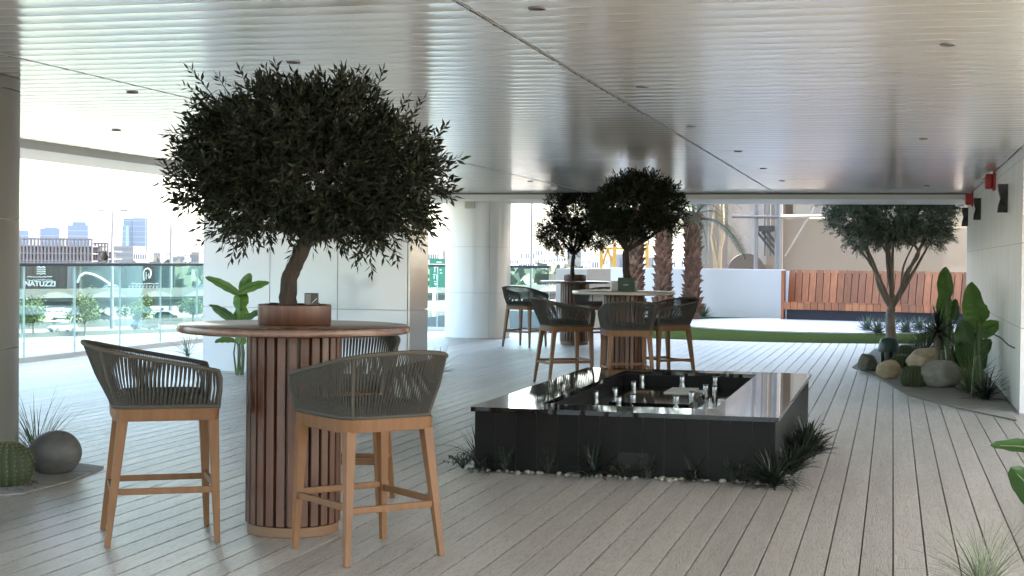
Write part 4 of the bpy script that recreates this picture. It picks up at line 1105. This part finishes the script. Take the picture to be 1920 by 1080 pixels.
for k in range(-4, 9):
    U = uu + k * 46
    MB().add([Vector(p) for p in ((U - 2.6, 2, 0), (U + 2.6, 2, 0), (U + 2.6, 5, 0), (U - 2.6, 5, 0), (U - 1.2, 2, 2.2), (U + 1.2, 2, 2.2), (U + 1.2, 5, 2.2), (U - 1.2, 5, 2.2), (U - 1.1, 2, 2.85), (U + 1.1, 2, 2.85), (U + 1.1, 5, 2.85), (U - 1.1, 5, 2.85))],
             [(0, 1, 5, 4), (1, 2, 6, 5), (2, 3, 7, 6), (3, 0, 4, 7), (4, 5, 9, 8), (5, 6, 10, 9), (6, 7, 11, 10), (7, 4, 8, 11), (8, 9, 10, 11)]).build('pier', M['concrete'], t)

# cars
def car(label, loc, rz, paint):
    t = thing('parked_car' if False else 'car', label, 'car', loc, rz)
    def loft(sec, mt, name, par=t, bevel=.05):
        b = MB(); n = len(sec)
        for x, z0, z1, w0, w1 in sec: b.v += [Vector((x, -w0, z0)), Vector((x, w0, z0)), Vector((x, w1, z1)), Vector((x, -w1, z1))]
        for i in range(n - 1):
            for k in range(4): b.f.append((i * 4 + k, i * 4 + (k + 1) % 4, (i + 1) * 4 + (k + 1) % 4, (i + 1) * 4 + k))
        b.f += [(3, 2, 1, 0), tuple((n - 1) * 4 + k for k in range(4))]
        return b.build(name, mt, par, bevel=bevel)
    loft([(-2.25, .45, .80, .75, .72), (-2.1, .32, .98, .88, .82), (-.9, .28, 1.02, .90, .84), (.9, .28, 1.0, .90, .84), (1.9, .3, .88, .88, .80), (2.25, .42, .70, .72, .68)], paint, 'body')
    cb = loft([(-1.95, .97, 1.0, .80, .78), (-1.35, .98, 1.48, .82, .64), (.2, .98, 1.52, .82, .66), (1.15, .96, .99, .80, .78)], M['carglass'], 'windows', bevel=.03)
    loft([(-1.40, 1.45, 1.50, .66, .60), (-1.0, 1.485, 1.54, .67, .60), (.2, 1.50, 1.555, .68, .60), (.38, 1.45, 1.47, .66, .6)], paint, 'roof', bevel=.01)
    for x in (-1.4, 1.4):
        for y in (-.8, .8):
            w = MB().tube([(x, y - .1, .32), (x, y + .1, .32)], .32, 18).build('wheel', M['tyre'], t, smooth=True)
            MB().tube([(x, y - .11, .32), (x, y + .11, .32)], .19, 12).build('rim', M['chrome'], w, smooth=True)
    for y in (-.6, .6):
        MB().b2(2.13, 2.26, y - .17, y + .17, .60, .72).build('headlight', M['clear'], t); MB().b2(-2.24, -2.12, y - .17, y + .17, .72, .84).build('tail_light', M['red'], t)
    return t
def carpos(px, py, z=GZ + .05): q = onz(px, py, z); return q
c1 = car('silver hatchback driving on the near lane below the left railing', carpos(117, 622), ra + PI, M['carpaint'])
def car_copy(px, py, lab, rz, paint, z=GZ + .05):
    c_ = dup(c1, carpos(px, py, z), rz, lab)
    for k in kids(c_):
        if k.name.startswith(('body', 'roof')):
            k.data = k.data.copy(); k.data.materials[0] = paint
    return c_
car_copy(272, 618, 'dark saloon on the near lane right of the bridge pier', ra, M['carpaint2'])
car_copy(110, 611, 'white car partly hidden behind the silver hatchback', ra + PI, M['carpaint3'])
car_copy(188, 601, 'dark car under the flyover left of the bridge pier', ra, M['carpaint2'])
car_copy(310, 600, 'dark car on the far lanes right of the railing joint', ra, M['carpaint2'])
for px, py, pt, lab in ((75, 583, 'carpaint', 'silver car parked under the flyover at the left'), (100, 585, 'carpaint3', 'white car parked under the flyover between two others'), (290, 582, 'carpaint3', 'white car parked under the flyover behind the right-hand tree'), (355, 586, 'carpaint2', 'dark car parked under the flyover at the right end')):
    car_copy(px, py, lab, ra + PI / 2 * 0, M[pt])
vz = zt - .6
for px, lab, pt in ((125, 'silver car driving on top of the flyover above the hatchback', 'carpaint'), (345, 'dark car driving on top of the flyover near the right pier panels', 'carpaint2')):
    q = onz(px, 541, zt - .5); u = (q - ro).dot(road_dir); car_copy(px, 541, lab, ra, M[pt]).location = rp(u, 36, zt - 1.1)

# street trees
def city_tree(px, py, H, Rr, lab, seed, z=GZ):
    random.seed(seed); q = onz(px, py, z); t = thing('street_tree', lab, 'tree', q, 0, 'small trees along the road')
    tr = MB().tube([(0, 0, 0), (rr(-.2, .2), 0, H * .25), (rr(-.3, .3), 0, H * .5)], [.14, .11, .07], 8)
    lobes = [(Vector((rr(-.6, .6) * Rr, rr(-.6, .6) * Rr, H * rr(.5, .85))), Rr * rr(.35, .6)) for _ in range(8)]; lf = MB()
    for c_, r in lobes:
        tr.tube([(0, 0, H * .3), c_ * .6 + Vector((0, 0, H * .12)), c_], [.07, .05, .02], 5)
        for k in range(260):
            p = c_ + rdir() * r * rr(.4, 1.05); a = rdir(); b_ = a.cross(rdir()).normalized(); s = rr(.10, .22)
            lf.add([p - a * s, p + b_ * s * .6, p + a * s, p - b_ * s * .6], [(0, 1, 2, 3)])
    tr.build('trunk', M['citybark'], t, smooth=True); lf.build('crown', M['cityleaf'], t)
for i, a in enumerate(((42, 632, 5.6, 3.2, 'leafy street tree at the far left behind the glass railing'), (62, 634, 5.4, 2.6, 'second leafy street tree from the left behind the railing'), (158, 632, 6.2, 2.9, 'bright green street tree left of the bridge pier'), (180, 606, 6.5, 3.0, 'bushy green street tree whose crown overlaps the flyover, beside the bridge pier'),
                       (258, 625, 6.4, 2.9, 'darker green street tree right of the bridge pier'), (362, 610, 5.0, 2.2, 'small street tree next to the white pier panels'), (965, 560, 5, 3, 'round tree seen through the back railing at left of the far chair'), (990, 556, 5.5, 3.2, 'round tree seen through the back railing above the far chair'), (1018, 558, 5, 3, 'round tree seen through the back railing near the beige block'))):
    city_tree(*a, 60 + i)

# hoardings behind the flyover
HD = 340
def hz(px0, px1, y0, y1, mt, name='board', parent=None, D=HD, th=.6, O=Vector()):
    a = at(px0, y0, D); b_ = at(px1, y0, D); c_ = at(px0, y1, D); w = (b_ - a); w.z = 0
    q = Matrix.Rotation(math.atan2(w.y, w.x), 3, 'Z'); ctr = (a + b_) / 2; ctr.z = (a.z + c_.z) / 2
    return MB().box(ctr - O, (w.length, th, abs(a.z - c_.z)), rot=q).build(name, mt, parent)
def text_on(px, py, D, s, body, h_px, mt, parent, O, name='lettering', squash=1.0):
    cv = bpy.data.curves.new(name, 'FONT'); cv.body = body; cv.size = s; cv.extrude = .05; cv.align_x = 'CENTER'; cv.align_y = 'CENTER'; cv.offset = s * .03
    o = bpy.data.objects.new(name, cv); C.objects.link(o)
    dg = bpy.context.evaluated_depsgraph_get(); me = bpy.data.meshes.new_from_object(o.evaluated_get(dg)); C.objects.unlink(o); bpy.data.objects.remove(o)
    me.materials.clear(); me.materials.append(mt)
    o = bpy.data.objects.new(name, me); C.objects.link(o); o.parent = parent
    o.location = at(px, py, D - .5) - O; o.rotation_euler = (PI / 2, 0, YAW); o.scale = (squash, 1, 1)
    return o
k340 = HD / F_PX
O = at(70, 600, HD); O.z = GZ
t = thing('billboard', 'dark hoarding with a zigzag emblem and white lettering above the flyover', 'billboard', O)
hz(-40, 126, 492, 556, M['hoarding'], 'board', t, O=O); hz(127, 141, 494, 556, M['concrete_pale'], 'side_return', t, O=O)
text_on(75, 532.5, HD, 13 * k340, 'NATUZZI', 10, M['signwhite'], t, O, squash=1.05)
b = MB()
for r in range(4):
    y = 500 + r * 4
    P = [at(x, yy, HD - .6) - O for x, yy in ((69, y + 2), (73, y), (77, y + 2.5), (81, y), (85, y + 2))]
    for i in range(4): b.bar(P[i], P[i + 1], .18, .18, .18, .18)
b.build('zigzag_emblem', M['signwhite'], t)
b = MB(); random.seed(3)
for y in (519, 525):
    x = 51
    while x < 97:
        w = rr(1.2, 4); P = [at(x, y + rr(-1, 1), HD - .6) - O, at(x + w, y + rr(-1, 1), HD - .6) - O]; b.bar(P[0], P[1], .14, .14, .14, .14); x += w + .7
b.build('script_line', M['signwhite'], t)
O = at(180, 600, HD); O.z = GZ
t = thing('billboard', 'hoarding with a pale curved stripe over a mottled picture, in the middle of the row', 'billboard', O)
hz(143, 224, 492, 556, M['hoarding_photo'], 'board', t, O=O)
vs = [at(x, y, HD - .7) - O for x, y in ((145, 545), (146, 528), (152, 520), (165, 517), (180, 522), (194, 530), (205, 545))]
MB().add(vs, [tuple(range(len(vs)))]).build('dark_panel', M['hoarding'], t)
MB().tube([at(x, y, HD - .8) - O for x, y in ((145, 530), (150, 518), (160, 512), (175, 515), (190, 522), (205, 532), (212, 545))], .28, 6).build('curved_stripe', M['signwhite'], t, smooth=True)
O = at(285, 600, HD); O.z = GZ
t = thing('billboard', 'teal-grey hoarding with an arched letter emblem at the right of the row', 'billboard', O)
hz(226, 328, 492, 556, M['hoarding'], 'board', t, O=O)
MB().tube([at(x, y, HD - .8) - O for x, y in ((270, 526), (269, 512), (271, 506), (277, 503), (282, 506), (283, 515), (280, 522))], .16, 6).build('arch_emblem', M['signwhite'], t, smooth=True)
b = MB()
for a_, c_ in (((274, 510), (274, 524)), ((279, 512), (279, 522)), ((274, 517), (279, 516))): b.bar(at(*a_, HD - .8) - O, at(*c_, HD - .8) - O, .14, .14, .14, .14)
b.build('emblem_letter', M['signwhite'], t)
b = MB(); x = 246
while x < 298:
    w = rr(1.2, 4); b.bar(at(x, 532 + rr(-1, 1), HD - .6) - O, at(x + w, 532 + rr(-1, 1), HD - .6) - O, .18, .18, .18, .18); x += w + .7
x = 242
for ch_ in range(9):
    b.bar(at(x, 536, HD - .6) - O, at(x, 541, HD - .6) - O, .14, .14, .14, .14); b.bar(at(x, 536, HD - .6) - O, at(x + 4, 536.5, HD - .6) - O, .14, .14, .14, .14); x += 6.5
b.build('script_line', M['signwhite'], t)

# construction frames and far buildings
def block(px0, px1, ytop, D, depth, lab, mt, cols=0, rows=0, win=None, name='office_building', group=None, setback=None, frame=False):
    a = at(px0, ytop, D); b_ = at(px1, ytop, D); w = (b_ - a); w.z = 0; W = w.length; ctr = (a + b_) / 2; H = a.z - GZ
    t = thing(name, lab, 'building', (ctr.x, ctr.y, GZ), math.atan2(w.y, w.x), group)
    if not frame:
        MB().b2(-W / 2, W / 2, 0, depth, 0, H).build('walls', mt, t)
        if setback: MB().b2(-W / 2 * setback, W / 2 * setback * .6, depth * .2, depth * .8, H, H + H * .08).build('roof_structure', mt, t)
        if cols:
            cw = W / cols; rh = H / rows; w0 = MB().b2(-cw * .3, cw * .3, -.12, -.01, -rh * .27, rh * .27).build('window', win or M['citywin'], t)
            for i in range(cols):
                for j in range(rows):
                    if i or j: w_ = dup(w0, parent=t)
                    else: w_ = w0
                    w_.location = (-W / 2 + cw * (i + .5), 0, rh * (j + .5))
    else:
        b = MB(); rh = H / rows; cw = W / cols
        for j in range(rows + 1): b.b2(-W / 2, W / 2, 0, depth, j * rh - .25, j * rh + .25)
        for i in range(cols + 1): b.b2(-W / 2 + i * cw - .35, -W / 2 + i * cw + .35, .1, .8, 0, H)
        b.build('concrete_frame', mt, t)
        MB().b2(-W / 2 + .5, W / 2 - .5, depth * .55, depth * .6, 0, H - rh).build('inner_wall', M['citywin'], t)
    return t
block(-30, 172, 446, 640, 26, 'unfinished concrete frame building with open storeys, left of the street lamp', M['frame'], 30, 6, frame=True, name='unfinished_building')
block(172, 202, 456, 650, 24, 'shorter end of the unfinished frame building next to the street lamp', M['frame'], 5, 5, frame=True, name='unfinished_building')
block(208, 250, 461, 900, 30, 'low pale building below the tall blue twin tower', M['concrete_pale'], 14, 5)
def tower(px0, px1, ytop, lab, strip_px=None, step=None, D=2300):
    a = at(px0, ytop, D); b_ = at(px1, ytop, D); w = b_ - a; w.z = 0; W = w.length; H = a.z - GZ; ctr = (a + b_) / 2
    t = thing('skyscraper', lab, 'tower', (ctr.x, ctr.y, GZ), math.atan2(w.y, w.x))
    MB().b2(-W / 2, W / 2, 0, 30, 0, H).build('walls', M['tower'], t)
    n = int(H / 4); b = MB()
    for k in range(2, n, 2): b.b2(-W / 2 - .2, W / 2 + .2, -.4, -.1, k * 4, k * 4 + .9)
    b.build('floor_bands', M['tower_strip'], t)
    if strip_px is not None:
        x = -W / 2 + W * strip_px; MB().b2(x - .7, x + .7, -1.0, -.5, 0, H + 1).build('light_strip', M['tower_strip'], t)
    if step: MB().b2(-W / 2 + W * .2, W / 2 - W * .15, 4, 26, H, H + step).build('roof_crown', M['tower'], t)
tower(18, 53, 432, 'blue hazy tower farthest left, cut by the left round column')
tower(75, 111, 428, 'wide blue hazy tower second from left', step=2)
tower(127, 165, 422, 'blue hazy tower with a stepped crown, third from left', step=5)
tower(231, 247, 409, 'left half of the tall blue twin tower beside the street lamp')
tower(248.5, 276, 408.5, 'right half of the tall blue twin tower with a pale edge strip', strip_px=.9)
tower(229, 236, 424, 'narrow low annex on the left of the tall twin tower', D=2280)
random.seed(77)
adj = ['cream', 'pale grey', 'brownish', 'white', 'sandy']
rows_ = []
for (x0, x1, ylo, yhi, Dn, Df) in ((250, 380, 470, 482, 500, 1400), (798, 836, 464, 482, 700, 1300), (955, 1110, 466, 488, 400, 1300), (1110, 1330, 476, 490, 300, 900)):
    x = x0
    while x < x1:
        w = rr(12, 28); rows_.append((x, w, rr(Dn, Df), rr(ylo, yhi), random.randrange(5))); x += w * rr(.8, 1.3)
for bn, (x, w, D, yt, i) in enumerate(rows_):
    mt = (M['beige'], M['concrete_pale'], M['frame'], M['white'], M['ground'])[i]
    n_ = bn + 1; od = '%d%s' % (n_, {1: 'st', 2: 'nd', 3: 'rd'}.get(n_ % 10 if n_ // 10 != 1 else 0, 'th'))
    block(x, x + w, yt, D, 14, adj[i] + ' low-rise building on the hazy skyline, ' + od + ' from the left', mt, max(3, int(w / 4)), 3, name='low_rise_building', group='low-rise buildings on the skyline')
# far greenery
b = MB()
for k in range(1500):
    px = rr(250, 1100); D = rr(450, 1000); q = onz(px, 600, GZ); q = at(px, 520, D); q.z = GZ + rr(0, 5)
    for j in range(3):
        a = rdir(); c_ = a.cross(rdir()).normalized(); s = rr(2, 5); p = q + rdir() * 3
        b.add([p - a * s, p + c_ * s * .7, p + a * s, p - c_ * s * .7], [(0, 1, 2, 3)])
tag(b.build('distant_trees', M['farleaf']), 'distant green tree belt on the hazy plain beyond the road', 'trees', kind='stuff')

# street lamps
def lamp(px, ytop, D, lab, arms=True, dark=True):
    q = at(px, ytop, D); H = q.z - GZ; t = thing('street_lamp', lab, 'street lamp', (q.x, q.y, GZ), YAW)
    MB().tube([(0, 0, 0), (0, 0, H)], [.32 * D / 240, .16 * D / 240], 10).build('pole', M['scaffold'], t, smooth=True)
    if arms:
        for s in (-1, 1):
            MB().tube([(0, 0, H - .1), (s * 1.6, 0, H + .15)], .09, 6).build('arm', M['scaffold'], t)
            MB().b2(s * 1.9 - .6, s * 1.9 + .6, -.25, .25, H + .02, H + .3).build('lamp_head', M['scaffold'], t, bevel=.05)
    return t
lamp(211, 396, 245, 'tall double-armed street lamp rising left of the blue twin tower')
lamp(321, 412, 330, 'fainter double-armed street lamp to the right of the blue twin tower')
lamp(998, 330, 75, 'slim pole seen beyond the back railing between column and far olive tree', False)
# road sign
Dg = 120; q = at(832, 512, Dg); t = thing('road_sign', 'green road sign with white marks seen between the grey pier edge and the white column', 'road sign', (q.x, q.y, GZ), YAW)
k = Dg / F_PX; zc = q.z - GZ
MB().b2(-27 * k, 27 * k, -.05, .05, zc - 27 * k, zc + 27 * k).build('board', M['signgreen'], t)
b = MB(); b.b2(-27 * k, 27 * k, -.07, -.052, zc + 16 * k, zc + 17 * k)
for x, y, w, h in ((-17, 6, 2, 9), (-11, 7, 1.5, 6), (-17, -3, 6, 1.5), (-13, -8, 1.5, 8), (-18, -8, 1.5, 6), (-6, 6, 4, 2), (-5, 0, 5, 1.5), (-15, -16, 6, 1.2), (-14, 11, 7, 1.2), (-9, 20, 9, 2)):
    b.b2((x - w / 2) * k, (x + w / 2) * k, -.07, -.053, zc + (y - h / 2) * k, zc + (y + h / 2) * k)
vs = [Vector((x * k, -.07, zc + y * k)) for x, y in ((-18, -19), (-12, -19), (-15, -24))]
b.add(vs, [(0, 1, 2)])
b.build('white_marks', M['signwhite'], t)
for s in (-1, 1): MB().tube([(s * 18 * k, .1, 0), (s * 18 * k, .1, zc + 20 * k)], .12, 8).build('post', M['shoe'], t)
# ramp seen under the sign
t = thing('concrete_ramp', 'pale concrete ramp wall seen below the green road sign', 'ramp', (at(815, 600, 60).x, at(815, 600, 60).y, GZ), YAW)
a = at(797, 640, 60); c_ = at(850, 590, 60)
MB().add([Vector((-6, 0, 0)), Vector((6, 0, 0)), Vector((6, 0, 9.2)), Vector((-6, 0, 7.0)), Vector((-6, 4, 0)), Vector((6, 4, 0)), Vector((6, 4, 9.2)), Vector((-6, 4, 7.0))], [(0, 1, 2, 3), (7, 6, 5, 4), (3, 2, 6, 7), (0, 4, 5, 1), (1, 5, 6, 2), (0, 3, 7, 4)]).build('wall', M['concrete_pale'], t)

# ---- construction site behind the courtyard
SD = 62
kk = SD / F_PX
O = at(1560, 500, SD); O.z = GZ; t = thing('building_under_construction', 'building under construction behind the bench, wrapped in white sheeting and beige netting', 'building', O, YAW)
def L2(px, py, dd=0): q = at(px, py, SD + dd) - O; return Vector((q.dot(rv), q.dot(fv), q.z))
def lb_(x0, x1, y0, y1, d0, th, mt, name, bevel=0):
    a = L2(x0, y0); b_ = L2(x1, y1); return MB().b2(a.x, b_.x, d0, d0 + th, min(a.z, b_.z), max(a.z, b_.z)).build(name, mt, t, bevel=bevel)
lb_(1352, 1384, 250, 720, 3.5, 1.2, M['site_wall'], 'concrete_pillar')
lb_(1332, 1351, 250, 720, 4.2, 1.2, M['site_pillar'], 'concrete_pillar')
lb_(1385, 1478, 250, 560, 5.5, .2, M['plastic'], 'white_sheeting')
lb_(1470, 1502, 250, 408, 3.6, .6, M['site_wall'], 'block_wall'); lb_(1503, 1536, 250, 402, 4.4, .4, M['brownarch'], 'dark_opening'); lb_(1537, 1860, 250, 404, 5.0, .4, M['plastic'], 'white_sheeting')
lb_(1470, 1860, 402, 560, 7, .4, M['site_wall'], 'rear_wall')
for x in (1520, 1600, 1690, 1780): lb_(x, x + 22, 260, 560, 3.0, .8, M['site_pillar'], 'concrete_pillar')
lb_(1472, 1870, 407, 560, 1.2, .03, M['net'], 'netting')
vs = [L2(1417 + 37 * math.cos(PI * j / 24), 513 - 38 * math.sin(PI * j / 24)) for j in range(25)]
b = MB(); n = 25; b.add([Vector((v.x, 2.4, v.z)) for v in vs] + [Vector((v.x, 2.9, v.z)) for v in vs], [tuple(range(n - 1, -1, -1)), tuple(range(n, 2 * n))] + [(i, (i + 1) % n, n + (i + 1) % n, n + i) for i in range(n)])
b.build('round_drum_top', M['brownarch'], t)
lb_(1330, 1472, 495, 560, 3.2, .3, M['site_wall'], 'low_wall')
sc_ = MB()
for x, w in ((1424, .09), (1467, .17)): a = L2(x, 250); b_ = L2(x - 1, 560); sc_.tube([(a.x, .8, a.z), (b_.x, .8, b_.z)], w, 8)
for x in (1443, 1453): a = L2(x, 250); b_ = L2(x, 480); sc_.tube([(a.x, 1.2, a.z), (b_.x, 1.2, b_.z)], .04, 6)
a = L2(1376, 405); b_ = L2(1470, 405); sc_.tube([(a.x, .7, a.z), (b_.x, .7, a.z)], .07, 8)
sc_.build('scaffold_poles', M['scaffold'], t)
sp_ = MB(); a = L2(1470, 405); b_ = L2(1545, 404); sp_.tube([(a.x, .7, a.z), (b_.x, .7, b_.z)], .07, 8)
a = L2(1538, 378); b_ = L2(1480, 480); sp_.tube([(a.x, .6, a.z), (b_.x, 1.0, b_.z)], .035, 8); sp_.build('pale_brace', M['scaffold_pale'], t)
b = MB(); a = L2(1430, 422); b_ = L2(1466, 433); b.b2(a.x, b_.x, 1.0, 2.2, b_.z, a.z)
for dx in (0, 9, 18):
    a = L2(1428 + dx, 434); b_ = L2(1464 + dx * .3, 480 - dx); b.bar((a.x, 1.1, a.z), (b_.x, 1.1, b_.z), .1)
b.build('scaffold_stair', M['concrete'], t)
# hanging cloth / rope column
b = MB(); random.seed(12)
for k in range(8):
    a = L2(1344 + rr(-2, 16), 380); b_ = L2(1346 + rr(-2, 10), 510); b.tube([(a.x, .6, a.z), ((a.x + b_.x) / 2 + rr(-.3, .3), .6, (a.z + b_.z) / 2), (b_.x, .6, b_.z)], .07, 5)
b.build('hanging_sheet', M['frond_dry'], t)
# yellow steel shoring
O = at(1150, 500, 70); O.z = GZ
t = thing('yellow_crane_frame', 'yellow steel frame legs showing between the olive trees', 'steel frame', O, YAW)
def L3(px, py): q = at(px, py, 70) - O; return Vector((q.dot(rv), q.dot(fv), q.z))
for x in (1127, 1152, 1213): a = L3(x, 455); b_ = L3(x, 560); MB().bar((a.x, 0, a.z), (b_.x, 0, b_.z), .16).build('post', M['yellow'], t)
b = MB()
for (x0, y0, x1, y1) in ((1129, 497, 1140, 468), (1140, 468, 1150, 497), (1127, 466, 1213, 466)): a = L3(x0, y0); c_ = L3(x1, y1); b.bar((a.x, .2, a.z), (c_.x, .2, c_.z), .1)
b.build('bracing', M['yellow'], t)

# ---- hazy air
hz_m = bpy.data.materials.new('haze_air'); hz_m.use_nodes = True; n = hz_m.node_tree.nodes; n.remove(n['Principled BSDF'])
pv = n.new('ShaderNodeVolumePrincipled'); pv.inputs['Color'].default_value = (.80, .90, 1.0, 1); pv.inputs['Density'].default_value = .000025; pv.inputs['Anisotropy'].default_value = 0.2
hz_m.node_tree.links.new(pv.outputs[0], n['Material Output'].inputs['Volume'])
USE_HAZE = True
if USE_HAZE: tag(MB().b2(-4200, 4200, -4200, 4200, GZ - 1, 140).build('haze', hz_m), 'pale blue haze thickening over the far city', 'haze', kind='stuff')
